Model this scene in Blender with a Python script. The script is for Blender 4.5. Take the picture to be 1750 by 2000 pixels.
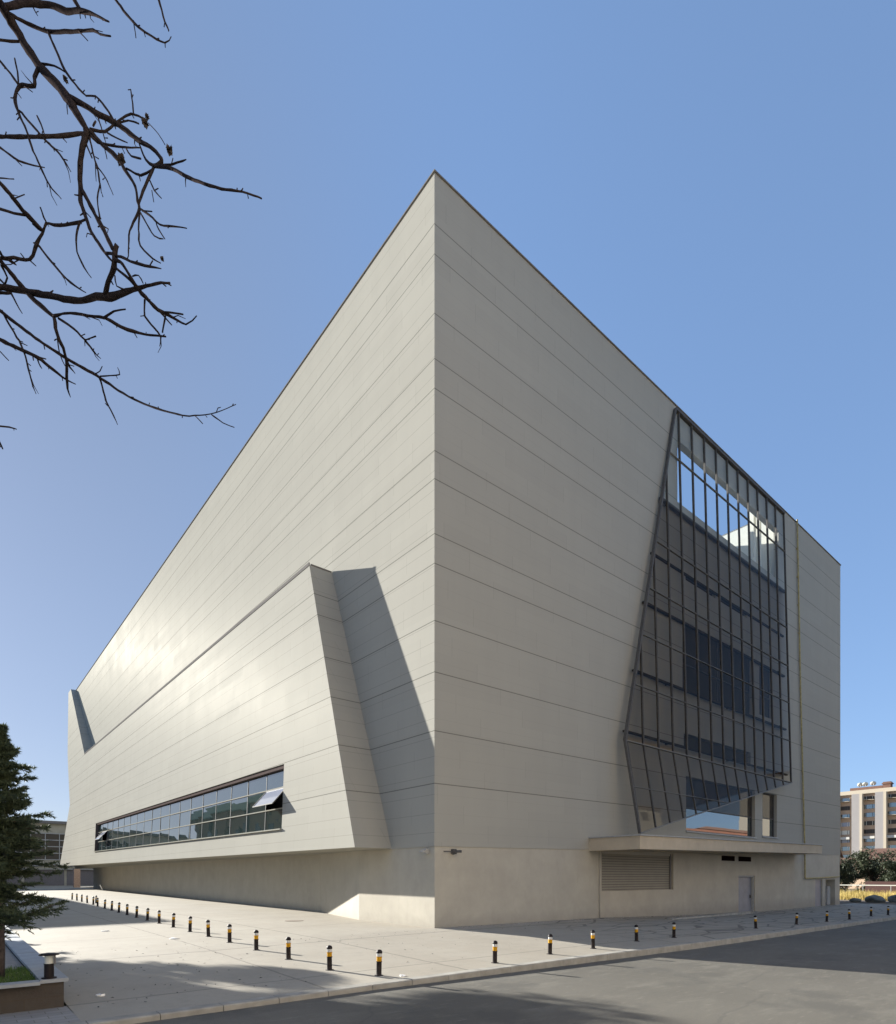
import bpy, bmesh, math, random
from mathutils import Vector, Matrix, noise
R_ = math.radians
random.seed(7)
S = bpy.context.scene
COL = S.collection
for o in list(bpy.data.objects): bpy.data.objects.remove(o)

# ------------------------------------------------------------------ camera
cam = bpy.data.cameras.new('camera'); camo = bpy.data.objects.new('camera', cam); COL.objects.link(camo)
camo.location = (0, 0, 2.0); camo.rotation_euler = (R_(90), 0, 0)
cam.sensor_fit = 'HORIZONTAL'; cam.sensor_width = 36; cam.lens = 36*1168/1750.0
cam.shift_y = (1713-1000)/1750.0; cam.clip_start = .1; cam.clip_end = 6000
S.camera = camo
# building frame: corner of the hall at C, local x along the right facade, local y along the left facade
C = Vector((-.53, 23.39, 0)); TH = R_(39.95)
UR = Vector((math.cos(TH), math.sin(TH), 0)); UL = Vector((-math.sin(TH), math.cos(TH), 0))
def W(x, y, z=0): return C + UR*x + UL*y + Vector((0, 0, z))
# ------------------------------------------------------------------ light
SUN = (UR*-1 + UL*3.2 + Vector((0, 0, 1.1))).normalized()
EL = math.asin(SUN.z); AZ = math.atan2(SUN.x, SUN.y)
world = bpy.data.worlds.new('World'); S.world = world; world.use_nodes = True
wn = world.node_tree; wn.nodes.clear()
wo = wn.nodes.new('ShaderNodeOutputWorld'); bg = wn.nodes.new('ShaderNodeBackground')
sky = wn.nodes.new('ShaderNodeTexSky'); sky.sky_type = 'NISHITA'; sky.sun_disc = False
sky.sun_elevation = EL; sky.sun_rotation = AZ
sky.altitude = 900; sky.air_density = 1.0; sky.dust_density = 0.25; sky.ozone_density = 1.6
bg.inputs['Strength'].default_value = .10
gm = wn.nodes.new('ShaderNodeGamma'); gm.inputs[1].default_value = .46
tn = wn.nodes.new('ShaderNodeMix'); tn.data_type = 'RGBA'; tn.blend_type = 'MULTIPLY'; tn.inputs[0].default_value = 1; tn.inputs[7].default_value = (.79, 1.05, 1.47, 1)
wn.links.new(sky.outputs[0], gm.inputs[0]); wn.links.new(gm.outputs[0], tn.inputs[6]); # dusty aureole: the air round the low sun is hazier and warmer than the rest of the sky
wc = wn.nodes.new('ShaderNodeTexCoord'); vd = wn.nodes.new('ShaderNodeVectorMath'); vd.operation = 'DOT_PRODUCT'; vd.inputs[1].default_value = SUN
wn.links.new(wc.outputs['Generated'], vd.inputs[0])
mr = wn.nodes.new('ShaderNodeMapRange'); mr.interpolation_type = 'SMOOTHSTEP'; mr.inputs[1].default_value = .5; mr.inputs[2].default_value = .92; wn.links.new(vd.outputs['Value'], mr.inputs[0])
ha = wn.nodes.new('ShaderNodeMix'); ha.data_type = 'RGBA'; ha.blend_type = 'MULTIPLY'; ha.inputs[7].default_value = (.96, .79, .69, 1)
wn.links.new(mr.outputs[0], ha.inputs[0]); wn.links.new(tn.outputs[2], ha.inputs[6]); wn.links.new(ha.outputs[2], bg.inputs[0]); wn.links.new(bg.outputs[0], wo.inputs[0])
sl = bpy.data.lights.new('sun', 'SUN'); so = bpy.data.objects.new('sun', sl); COL.objects.link(so)
sl.energy = 5.0; sl.angle = R_(.53); sl.color = (1, .965, .89)
so.rotation_euler = SUN.to_track_quat('Z', 'Y').to_euler()
S.view_settings.view_transform = 'Standard'; S.view_settings.look = 'None'
S.view_settings.exposure = 1.65; S.view_settings.gamma = 1
S.cycles.use_denoising = True
S.cycles.max_bounces = 8; S.cycles.transparent_max_bounces = 12

# ------------------------------------------------------------------ materials
class NT:
    def __init__(s, name):
        s.m = bpy.data.materials.new(name); s.m.use_nodes = True; s.t = s.m.node_tree
        s.b = s.t.nodes['Principled BSDF']; s.out = s.t.nodes['Material Output']
        s.tc = None
    def n(s, typ, **kw):
        nd = s.t.nodes.new('ShaderNode'+typ)
        for k, v in kw.items(): setattr(nd, k, v)
        return nd
    def link(s, a, b): s.t.links.new(a, b)
    def obj(s):
        if not s.tc: s.tc = s.n('TexCoord')
        return s.tc.outputs['Object']
    def val(s, sock, v):
        if isinstance(v, (int, float)): sock.default_value = v
        elif isinstance(v, (tuple, list)): sock.default_value = tuple(v) if len(v) != 3 or len(sock.default_value) == 3 else tuple(v)+(1,)
        else: s.link(v, sock)
    def math(s, op, a, b=0.0, c=0.0):
        nd = s.n('Math', operation=op); s.val(nd.inputs[0], a); s.val(nd.inputs[1], b); s.val(nd.inputs[2], c); return nd.outputs[0]
    def noise(s, scale, detail=4, rough=.55, vec=None, stretch=None):
        nd = s.n('TexNoise'); nd.inputs['Scale'].default_value = scale; nd.inputs['Detail'].default_value = detail; nd.inputs['Roughness'].default_value = rough
        v = vec or s.obj()
        if stretch:
            mp = s.n('Mapping'); mp.inputs['Scale'].default_value = stretch; s.link(v, mp.inputs[0]); v = mp.outputs[0]
        s.link(v, nd.inputs['Vector']); return nd.outputs['Fac']
    def ramp(s, f, stops):
        nd = s.n('ValToRGB'); e = nd.color_ramp.elements
        while len(e) < len(stops): e.new(.5)
        for i, (p, c) in enumerate(stops):
            e[i].position = p; e[i].color = (c, c, c, 1) if isinstance(c, (int, float)) else tuple(c)+(1,)
        s.link(f, nd.inputs[0]); return nd.outputs[0]
    def mix(s, f, a, b, mode='MIX'):
        nd = s.n('Mix', data_type='RGBA', blend_type=mode); s.val(nd.inputs[0], f); s.val(nd.inputs[6], a); s.val(nd.inputs[7], b); return nd.outputs[2]
    def bump(s, h, strength=.3, dist=.02):
        nd = s.n('Bump'); nd.inputs['Strength'].default_value = strength; nd.inputs['Distance'].default_value = dist
        s.link(h, nd.inputs['Height']); s.link(nd.outputs[0], s.b.inputs['Normal'])
    def set(s, col=None, rough=None, metal=None, spec=None, ior=None):
        for k, v in (('Base Color', col), ('Roughness', rough), ('Metallic', metal), ('Specular IOR Level', spec), ('IOR', ior)):
            if v is not None: s.val(s.b.inputs[k], v)
        return s.m
    def xyz(s):
        nd = s.n('SeparateXYZ'); s.link(s.obj(), nd.inputs[0]); return nd.outputs

def plain(name, col, rough=.6, metal=0, var=.12, scale=6, spec=.4):
    t = NT(name); f = t.noise(scale, 5)
    c = t.ramp(f, [(.3, tuple(v*(1-var) for v in col)), (.7, tuple(min(1, v*(1+var)) for v in col))])
    t.bump(t.noise(scale*9, 3), .08, .01)
    return t.set(c, rough, metal, spec)

def m_cladding():
    t = NT('cladding_panels'); X = t.xyz(); x, y, z = X[0], X[1], X[2]
    xp = t.math('MAXIMUM', x, 0.0)
    wz = t.math('MULTIPLY', t.math('MULTIPLY', xp, .72/46), t.math('SUBTRACT', 1.0, t.math('DIVIDE', z, 29.6)))
    zc = t.math('SUBTRACT', z, wz)
    acc = None
    for zi in (5.67, 7.73, 10.03, 12.04, 14.28, 15.44, 17.59, 18.69, 21.13, 22.29, 24.06, 26.38, 27.56):
        a = t.math('COMPARE', zc, zi, .019)
        acc = a if acc is None else t.math('MAXIMUM', acc, a)
    left = t.math('LESS_THAN', x, .01)
    zr = t.math('DIVIDE', t.math('ADD', zc, .35), .745)
    mn = t.math('COMPARE', t.math('FRACT', zr), .5, .014)
    mn = t.math('MULTIPLY', mn, t.math('ADD', t.math('MULTIPLY', left, .28), .08))
    run = t.math('ADD', x, y)
    row = t.math('FLOOR', zr)
    off = t.math('MULTIPLY', row, 1.37)
    col_ = t.math('DIVIDE', t.math('ADD', run, off), 3.9)
    vj = t.math('MULTIPLY', t.math('COMPARE', t.math('FRACT', col_), .5, .003), .19)
    cmb = t.n('CombineXYZ'); t.link(t.math('FLOOR', t.math('ADD', col_, .5)), cmb.inputs[0]); t.link(row, cmb.inputs[1])
    wnz = t.n('TexWhiteNoise', noise_dimensions='3D'); t.link(cmb.outputs[0], wnz.inputs['Vector'])
    lines = t.math('MINIMUM', t.math('ADD', t.math('MULTIPLY', acc, .8), t.math('ADD', mn, vj)), .9)
    tone = t.math('ADD', t.math('MULTIPLY', wnz.outputs['Value'], .035), .9825)
    streak = t.noise(.9, 5, .6, stretch=(1, 1, .12))
    tone = t.math('MULTIPLY', tone, t.math('ADD', t.math('MULTIPLY', streak, .10), .95))
    base = t.mix(1.0, (.326, .315, .277), t.mix(0.0, tone, tone), 'MULTIPLY')
    colr = t.mix(lines, base, (.12, .115, .10))
    rg = t.math('ADD', t.math('MULTIPLY', t.noise(.35, 4, .6, stretch=(1, 1, .6)), .12), t.math('ADD', t.math('MULTIPLY', wnz.outputs['Value'], .04), .35))
    h = t.math('SUBTRACT', t.math('ADD', t.math('MULTIPLY', t.noise(.5, 2), .3), t.math('MULTIPLY', wnz.outputs['Value'], .05)), acc)
    t.bump(h, .22, .02)
    t.set(colr, .9, 0.0, 0.0)
    gl = t.n('BsdfGlossy'); t.link(rg, gl.inputs['Roughness']); gl.inputs[0].default_value = (1, .97, .9, 1)
    t.link(t.b.inputs['Normal'].links[0].from_socket, gl.inputs['Normal'])
    mx = t.n('MixShader'); mx.inputs[0].default_value = .0031; t.link(t.b.outputs[0], mx.inputs[1]); t.link(gl.outputs[0], mx.inputs[2]); t.link(mx.outputs[0], t.out.inputs[0])
    return t.m

def m_plaster(name, col, stain=.16):
    t = NT(name); f = t.noise(.7, 6, .65); g = t.noise(2.6, 5, .6, stretch=(1, 1, .35))
    c = t.ramp(f, [(.3, tuple(v*(1-stain) for v in col)), (.7, col)])
    c = t.mix(t.ramp(g, [(.55, 0.0), (.8, .35)]), c, tuple(v*.72 for v in col))
    z = t.xyz()[2]
    low = t.math('MULTIPLY', t.ramp(t.math('ADD', z, t.math('MULTIPLY', t.noise(3, 4), .5)), [(.1, 1.0), (.75, 0.0)]), .42)
    c = t.mix(low, c, (.20, .18, .15))
    t.bump(t.noise(30, 4), .15, .01)
    return t.set(c, .85, 0, .25)

def m_paving():
    t = NT('paving'); X = t.xyz(); x, y = X[0], X[1]
    f = t.noise(.35, 7, .65); g = t.noise(3, 6, .7); sp = t.noise(55, 3, .6)
    c = t.ramp(f, [(.3, (.28, .25, .20)), (.7, (.335, .305, .25))])
    c = t.mix(t.ramp(g, [(.5, 0.0), (.78, .45)]), c, (.215, .195, .16))
    c = t.mix(t.ramp(sp, [(.35, .25), (.5, 0.0)]), c, (.18, .165, .14))
    # expansion joints: across every 5.3 m, along at x = -5.1 and every 4.8 m past it
    wob = t.math('MULTIPLY', t.math('SUBTRACT', t.noise(2.0, 3), .5), .10)
    jy = t.math('COMPARE', t.math('FRACT', t.math('DIVIDE', t.math('ADD', t.math('ADD', y, 1.1), wob), 5.3)), .5, .0045)
    jy = t.math('COMPARE', t.math('FRACT', t.math('DIVIDE', t.math('ADD', t.math('ADD', y, 3.75), wob), 5.3)), .5, .006)
    jx = t.math('COMPARE', t.math('ADD', x, wob), -5.15, .04)
    jx2 = t.math('COMPARE', t.math('ADD', x, wob), -8.9, .03)
    jk = t.math('COMPARE', t.math('ADD', y, wob), -1.05, .025)
    j = t.math('MAXIMUM', t.math('MAXIMUM', jx, jx2), t.math('MAXIMUM', jy, jk))
    # cracked flagging towards the far end of the right facade
    vo = t.n('TexVoronoi', feature='DISTANCE_TO_EDGE'); vo.inputs['Scale'].default_value = .75
    mp = t.n('Mapping'); mp.inputs['Scale'].default_value = (.55, 1.5, 1); t.link(t.obj(), mp.inputs[0]); t.link(mp.outputs[0], vo.inputs['Vector'])
    fl = t.math('MULTIPLY', t.math('LESS_THAN', vo.outputs['Distance'], .035), t.ramp(t.math('DIVIDE', x, 20), [(.15, 0.0), (.35, 1.0)]))
    j = t.math('MAXIMUM', t.math('MULTIPLY', j, .6), t.math('MULTIPLY', fl, .8))
    c = t.mix(j, c, (.13, .115, .095))
    t.bump(t.math('SUBTRACT', t.math('ADD', t.math('MULTIPLY', sp, .4), g), j), .25, .012)
    return t.set(c, .8, 0, .3)

def m_asphalt():
    t = NT('asphalt'); f = t.noise(.25, 6, .6); sp = t.noise(90, 2, .7); g = t.noise(1.3, 6, .65, stretch=(.5, 1.6, 1))
    c = t.ramp(f, [(.3, (.104, .096, .078)), (.7, (.142, .132, .108))])
    c = t.mix(t.ramp(g, [(.53, 0.0), (.70, .6)]), c, (.18, .168, .138))
    c = t.mix(t.ramp(t.noise(5, 5, .7, stretch=(.4, 1.8, 1)), [(.58, 0.0), (.76, .6)]), c, (.27, .25, .205))
    c = t.mix(t.ramp(t.noise(.6, 5, .6), [(.55, 0.0), (.66, .4)]), c, (.06, .058, .052))
    c = t.mix(t.ramp(sp, [(.3, .5), (.55, 0.0)]), c, (.05, .05, .05))
    vo = t.n('TexVoronoi', feature='DISTANCE_TO_EDGE'); vo.inputs['Scale'].default_value = .16
    ns = t.n('TexNoise'); ns.inputs['Scale'].default_value = 1.2; ns.inputs['Detail'].default_value = 6; t.link(t.obj(), ns.inputs['Vector'])
    vv = t.n('Mix', data_type='VECTOR'); vv.inputs[0].default_value = .3; t.link(t.obj(), vv.inputs[4]); t.link(ns.outputs['Color'], vv.inputs[5]); t.link(vv.outputs[1], vo.inputs['Vector'])
    ck = t.math('MULTIPLY', t.math('LESS_THAN', vo.outputs['Distance'], .003), .18)
    c = t.mix(ck, c, (.04, .04, .04))
    t.bump(sp, .5, .01)
    return t.set(c, .82, 0, .35)

def m_glass(name, tint, ior=2.2, base=(.012, .016, .017)):
    t = NT(name); t.bump(t.noise(.45, 2), .05, .02)
    return t.set(base, .015, 0, .5, ior)

def m_tint(name, k):
    t = NT(name); fr = t.n('Fresnel'); fr.inputs['IOR'].default_value = 1.13
    tr = t.n('BsdfTransparent'); tr.inputs[0].default_value = (k[0], k[1], k[2], 1)
    gl = t.n('BsdfGlossy'); gl.inputs['Roughness'].default_value = .02
    mx = t.n('MixShader'); t.link(fr.outputs[0], mx.inputs[0]); t.link(tr.outputs[0], mx.inputs[1]); t.link(gl.outputs[0], mx.inputs[2])
    t.link(mx.outputs[0], t.out.inputs[0]); return t.m

def m_leaf(name, a, b, scale=1.2):
    t = NT(name); c = t.ramp(t.noise(scale, 4, .6), [(.3, a), (.7, b)])
    m = t.set(c, .65, 0, .3)
    tl = t.n('BsdfTranslucent'); t.link(c, tl.inputs[0]); mx = t.n('MixShader'); mx.inputs[0].default_value = .22
    t.link(t.b.outputs[0], mx.inputs[1]); t.link(tl.outputs[0], mx.inputs[2]); t.link(mx.outputs[0], t.out.inputs[0]); return m

def m_roller():
    t = NT('roller_slats'); z = t.xyz()[2]
    w = t.math('FRACT', t.math('MULTIPLY', z, 7.5)); h = t.ramp(w, [(0, 0.0), (.15, 1.0), (.8, .9), (1, 0.0)])
    c = t.mix(t.ramp(t.noise(1.5, 5), [(.4, 0.0), (.8, .4)]), (.25, .222, .175), (.18, .158, .122))
    c = t.mix(t.math('LESS_THAN', w, .2), c, (.09, .08, .065))
    t.bump(h, .6, .02); return t.set(c, .6, 0, .4)

def m_stonewall():
    t = NT('garden_stone'); br = t.n('TexBrick'); br.inputs['Scale'].default_value = 1.0
    br.inputs['Brick Width'].default_value = 1.3; br.inputs['Row Height'].default_value = .22; br.inputs['Mortar Size'].default_value = .006
    br.inputs['Color1'].default_value = (.055, .047, .04, 1); br.inputs['Color2'].default_value = (.078, .066, .055, 1); br.inputs['Mortar'].default_value = (.07, .055, .04, 1)
    mp = t.n('Mapping'); mp.inputs['Rotation'].default_value = (R_(90), 0, 0); t.link(t.obj(), mp.inputs[0]); t.link(mp.outputs[0], br.inputs['Vector'])
    c = t.mix(t.ramp(t.noise(6, 6, .7), [(.4, 0.0), (.75, .6)]), br.outputs['Color'], (.06, .045, .035))
    t.bump(t.noise(14, 6, .7), .7, .02); return t.set(c, .9, 0, .2)

def m_pavers():
    t = NT('sidewalk_pavers'); br = t.n('TexBrick'); br.inputs['Scale'].default_value = 1; br.inputs['Brick Width'].default_value = .4; br.inputs['Row Height'].default_value = .2; br.inputs['Mortar Size'].default_value = .006
    br.inputs['Color1'].default_value = (.24, .235, .225, 1); br.inputs['Color2'].default_value = (.30, .29, .275, 1); br.inputs['Mortar'].default_value = (.15, .14, .12, 1)
    t.link(t.obj(), br.inputs['Vector'])
    c = t.mix(t.ramp(t.noise(2, 6, .7), [(.45, 0.0), (.75, .5)]), br.outputs['Color'], (.22, .20, .18))
    t.bump(t.noise(40, 3), .3, .01); return t.set(c, .85, 0, .25)

def m_roof_tile(name, a):
    t = NT(name); w = t.n('TexWave', wave_type='BANDS'); w.inputs['Scale'].default_value = 1.5; w.inputs['Distortion'].default_value = .4; t.link(t.obj(), w.inputs['Vector'])
    c = t.mix(w.outputs['Fac'], a, tuple(v*.65 for v in a)); c = t.mix(t.ramp(t.noise(.8, 5), [(.4, 0.0), (.7, .5)]), c, tuple(v*.6 for v in a))
    t.bump(w.outputs['Fac'], .4, .05); return t.set(c, .85, 0, .2)

M = dict(
    clad=m_cladding(), plaster=m_plaster('plinth_plaster', (.43, .395, .325)), plaster2=m_plaster('block_plaster', (.44, .395, .32)),
    paving=m_paving(), asphalt=m_asphalt(), kerb=plain('kerb_concrete', (.30, .285, .25), .9, 0, .2, 3, .1),
    glass=m_glass('window_glass', None, 3.0, (.02, .032, .032)), glass_dark=m_glass('dark_glass', None, 1.22, (.055, .047, .039)),
    tint=m_tint('tinted_screen_glass', (.62, .60, .57)), clear=m_tint('clear_screen_glass', (.90, .93, .94)),
    dmetal=plain('dark_metal', (.09, .086, .082), .6, 0, .15, 8, .1), lmetal=plain('light_metal', (.34, .34, .33), .6, 0, .1, 8, .05), warmdark=plain('brown_black_rail', (.055, .045, .038), .8, 0, .1, 8, 0), steel=plain('thin_grey_rail', (.19, .19, .185), .6, 0, .1, 8, .05),
    wframe=plain('brown_frame', (.10, .08, .075), .8, 0, .1, 6, 0), sill=plain('pale_sill', (.30, .29, .25), .8, 0, .1, 6, 0),
    white=plain('white_paint', (.56, .56, .50), .7, 0, .05, 3), coping=plain('coping_metal', (.17, .16, .15), .8, 0, .1, 6, 0), sashglass=m_glass('sash_glass', None, 1.5, (.25, .27, .33)),
    roof=plain('roof_membrane', (.30, .30, .29), .9), fascia=m_plaster('canopy_render', (.50, .42, .31), .2),
    roller=m_roller(), door=plain('grey_blue_door', (.22, .225, .25), .5, .2, .12, 2), grille=plain('grille_dark', (.012, .006, .006), .9, 0, .1, 6, 0),
    pipe=plain('yellow_gas_pipe', (.34, .275, .12), .6, 0, .25, 5), plastic=plain('black_plastic', (.013, .009, .009), .5, 0, .3, 20, .2),
    dusty=plain('dusty_black_post', (.03, .024, .023), .75, 0, .5, 14, .15), yellow=plain('yellow_reflector', (.50, .25, .012), .6, 0, .2, 30, .1), whitetape=plain('white_reflector', (.50, .50, .48), .6, 0, .2, 30, .1),
    bark=plain('bare_bark', (.03, .024, .024), .95, 0, .4, 25, 0), cbark=plain('cedar_bark', (.06, .046, .04), .95, 0, .4, 14),
    cedar=m_leaf('cedar_needles', (.028, .044, .026), (.09, .115, .06), 6), pine=m_leaf('pine_needles', (.03, .045, .025), (.06, .08, .04)),
    hedge=m_leaf('dark_hedge_leaves', (.02, .028, .016), (.05, .062, .03), .6), reed=m_leaf('dry_yellow_weeds', (.36, .26, .07), (.52, .42, .15), 1.0),
    grass=m_leaf('garden_grass', (.05, .10, .02), (.12, .19, .05), 3), twigs=plain('grey_twigs', (.075, .068, .05), .9), deadleaf=plain('dead_leaf', (.045, .035, .03), .8),
    soil=plain('soil', (.13, .10, .07), .95, 0, .3, 3), ground=plain('open_ground', (.24, .21, .16), .95, 0, .3, .2),
    stonewall=m_stonewall(), bedcop=plain('coping_slab', (.27, .285, .295), .6, 0, .14, 3), pavers=m_pavers(), path=plain('garden_path', (.26, .225, .19), .9, 0, .15, 4),
    peach=m_plaster('peach_render', (.43, .315, .225), .06), cream=m_plaster('cream_render', (.48, .415, .32), .05), grey=m_plaster('grey_render', (.30, .28, .27), .06), stcream=m_plaster('street_cream', (.72, .64, .50), .05), stpeach=m_plaster('street_peach', (.64, .54, .42), .06), stbrick=m_plaster('street_brick', (.22, .10, .065), .15),  # cream and peach of the added blocks are extra pale to bounce sun
    brown=m_plaster('brown_render', (.22, .165, .12), .1), greenroof=plain('green_sheet_roof', (.30, .40, .33), .6),
    tile=m_roof_tile('red_tiles', (.20, .115, .085)), redpaint=plain('faded_red_paint', (.085, .04, .034), .7), boulder=plain('grey_boulder', (.13, .14, .13), .9, 0, .4, 2),
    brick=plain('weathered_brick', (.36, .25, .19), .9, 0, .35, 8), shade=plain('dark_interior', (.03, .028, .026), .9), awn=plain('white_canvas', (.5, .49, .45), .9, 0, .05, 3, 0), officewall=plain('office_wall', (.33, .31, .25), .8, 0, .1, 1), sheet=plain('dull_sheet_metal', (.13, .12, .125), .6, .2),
    litter=plain('white_litter', (.80, .79, .76), .7), palerubble=plain('pale_rubble', (.40, .37, .32), .9), iron=plain('cast_iron', (.20, .16, .12), .8, 0, .3, 8),
)

# ------------------------------------------------------------------ mesh helpers
class MB:
    def __init__(s): s.v = []; s.f = []
    def face(s, *pts):
        i = len(s.v); s.v += [tuple(p) for p in pts]; s.f.append(tuple(range(i, i+len(pts)))); return s
    def box(s, x0, y0, z0, x1, y1, z1):
        i = len(s.v); s.v += [(x, y, z) for z in (z0, z1) for y in (y0, y1) for x in (x0, x1)]
        s.f += [tuple(i+k for k in q) for q in ((0, 2, 3, 1), (4, 5, 7, 6), (0, 1, 5, 4), (2, 6, 7, 3), (0, 4, 6, 2), (1, 3, 7, 5))]; return s
    def bar(s, p, q, w, h, up=(0, 0, 1)):
        p, q = Vector(p), Vector(q); d = (q-p).normalized(); u = Vector(up); a = d.cross(u).normalized(); b = a.cross(d).normalized()
        i = len(s.v)
        for c in (p, q): s.v += [tuple(c+a*(sx*w/2)+b*(sy*h/2)) for sx, sy in ((-1, -1), (1, -1), (1, 1), (-1, 1))]
        s.f += [tuple(i+k for k in t) for t in ((3, 2, 1, 0), (4, 5, 6, 7), (0, 1, 5, 4), (1, 2, 6, 5), (2, 3, 7, 6), (3, 0, 4, 7))]; return s
    def tube(s, pts, rad, n=6):
        pts = [Vector(p) for p in pts]; rings = []; pa = None
        for k, p in enumerate(pts):
            d = (pts[min(k+1, len(pts)-1)]-pts[max(k-1, 0)])
            if d.length < 1e-9: d = Vector((0, 0, 1))
            d.normalize()
            a = (pa - d*pa.dot(d)) if pa else d.orthogonal()
            if a.length < 1e-6: a = d.orthogonal()
            a.normalize(); pa = a; b = d.cross(a); r = rad[k] if isinstance(rad, (list, tuple)) else rad
            i = len(s.v); s.v += [tuple(p+(a*math.cos(6.28319*j/n)+b*math.sin(6.28319*j/n))*r) for j in range(n)]; rings.append(i)
        for i0, i1 in zip(rings, rings[1:]):
            s.f += [(i0+j, i0+(j+1) % n, i1+(j+1) % n, i1+j) for j in range(n)]
        s.f.append(tuple(rings[0]+j for j in reversed(range(n)))); s.f.append(tuple(rings[-1]+j for j in range(n))); return s
    def lathe(s, prof, n=20, c=(0, 0, 0)):
        rings = []
        for r, z in prof:
            i = len(s.v); s.v += [(c[0]+r*math.cos(6.28319*j/n), c[1]+r*math.sin(6.28319*j/n), c[2]+z) for j in range(n)]; rings.append(i)
        for i0, i1 in zip(rings, rings[1:]): s.f += [(i0+j, i0+(j+1) % n, i1+(j+1) % n, i1+j) for j in range(n)]
        s.f.append(tuple(rings[0]+j for j in reversed(range(n)))); s.f.append(tuple(rings[-1]+j for j in range(n))); return s
    def prism(s, poly, z0, z1):
        n = len(poly); i = len(s.v)
        zf0 = z0 if callable(z0) else (lambda x, y: z0); zf1 = z1 if callable(z1) else (lambda x, y: z1)
        s.v += [(x, y, zf0(x, y)) for x, y in poly] + [(x, y, zf1(x, y)) for x, y in poly]
        s.f.append(tuple(i+k for k in reversed(range(n)))); s.f.append(tuple(i+n+k for k in range(n)))
        s.f += [(i+k, i+(k+1) % n, i+n+(k+1) % n, i+n+k) for k in range(n)]; return s
    def holes(s, us, zs, holes, fn, zlow=None, depth=None):
        """flat wall in (u,z) with rectangular holes; fn(u,z,d) -> point, d = depth behind the face; depth = reveal"""
        U = sorted(set(us+[h[0] for h in holes]+[h[1] for h in holes])); Zs = sorted(set(zs+[h[2] for h in holes]+[h[3] for h in holes]))
        low = zlow or (lambda u: Zs[0])
        zz = lambda u, z: low(u) if z == Zs[0] else z
        for u0, u1 in zip(U, U[1:]):
            for z0, z1 in zip(Zs, Zs[1:]):
                cu, cz = (u0+u1)/2, (z0+z1)/2
                if any(h[0] < cu < h[1] and h[2] < cz < h[3] for h in holes): continue
                s.face(fn(u0, zz(u0, z0), 0), fn(u1, zz(u1, z0), 0), fn(u1, zz(u1, z1), 0), fn(u0, zz(u0, z1), 0))
        for h in holes:
            a, b, c, d = h[:4]; D = h[4] if len(h) > 4 else (depth or .3); q = [(a, c), (b, c), (b, d), (a, d)]
            for (p0, p1) in zip(q, q[1:]+q[:1]): s.face(fn(*p0, 0), fn(*p1, 0), fn(*p1, D), fn(*p0, D))
        return s
    def build(s, name, mat, parent=None, smooth=False, weld=False):
        me = bpy.data.meshes.new(name); me.from_pydata(s.v, [], s.f)
        if weld:
            bm = bmesh.new(); bm.from_mesh(me); bmesh.ops.remove_doubles(bm, verts=bm.verts, dist=.0005); bmesh.ops.recalc_face_normals(bm, faces=bm.faces); bm.to_mesh(me); bm.free()
        if smooth:
            for p in me.polygons: p.use_smooth = True
        me.update(); me.materials.append(M[mat] if isinstance(mat, str) else mat)
        o = bpy.data.objects.new(name, me); COL.objects.link(o)
        if parent: o.parent = parent
        return o
def empty(name, loc=(0, 0, 0), rz=0):
    o = bpy.data.objects.new(name, None); COL.objects.link(o); o.location = loc; o.rotation_euler = (0, 0, rz); return o
def tag(o, label=None, cat=None, group=None, kind=None):
    if label: o['label'] = label
    if cat: o['category'] = cat
    if group: o['group'] = group
    if kind: o['kind'] = kind
    return o
def copy_tree(o, parent=None):
    c = o.copy(); COL.objects.link(c); c.parent = parent
    for ch in [k for k in bpy.data.objects if k.parent == o]: copy_tree(ch, c)
    return c
def framed(o):      # put a mesh whose vertices are in the hall's frame into the world
    o.location = C; o.rotation_euler = (0, 0, TH); return o
def lerp_tab(tab, x):
    if x <= tab[0][0]: return tab[0][1]
    for (a, va), (b, vb) in zip(tab, tab[1:]):
        if x <= b: return va+(vb-va)*(x-a)/(b-a)
    return tab[-1][1]

# ------------------------------------------------------------------ ground heights (hall frame)
def g_wall(x): return .006*x if x < 0 else lerp_tab([(0, 0), (11, -.06), (26, -.44), (47, -.42), (120, -.5)], x)
def g_kerb(x): return lerp_tab([(-14, -.2), (-8, -.2), (0, -.23), (6, -.28), (47, -.45), (120, -.55)], x)
def gz(x, y):
    a = g_wall(x)
    if y >= 0: return a+(.003*y if x < 6 else 0)
    return a+min(1, -y/8)*(g_kerb(x)-a)
def road_z(x): return lerp_tab([(-30, -.24), (-8, -.29), (0, -.40), (6, -.47), (47, -.62), (200, -.8)], x)

def grid(xs, ys, zf, name, mat):
    m = MB(); nx = len(xs); m.v = [(x, y, zf(x, y)) for y in ys for x in xs]
    m.f = [(j*nx+i, j*nx+i+1, (j+1)*nx+i+1, (j+1)*nx+i) for j in range(len(ys)-1) for i in range(nx-1)]
    return m.build(name, mat)
def frange(a, b, st): n = max(1, round((b-a)/st)); return [a+(b-a)*i/n for i in range(n+1)]

m = MB(); m.face((-3000, -3000, -1.1), (3000, -3000, -1.1), (3000, 3000, -1.1), (-3000, 3000, -1.1)); tag(m.build('ground', 'ground'), kind='structure')
tag(framed(grid(frange(-40, -8, 4)+frange(-7, 48, 2.5)+frange(60, 260, 20), [-40, -30, -20, -12, -9, -8.02], lambda x, y: road_z(x)-.006*(-y-8), 'road', 'asphalt')), kind='structure')
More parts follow.
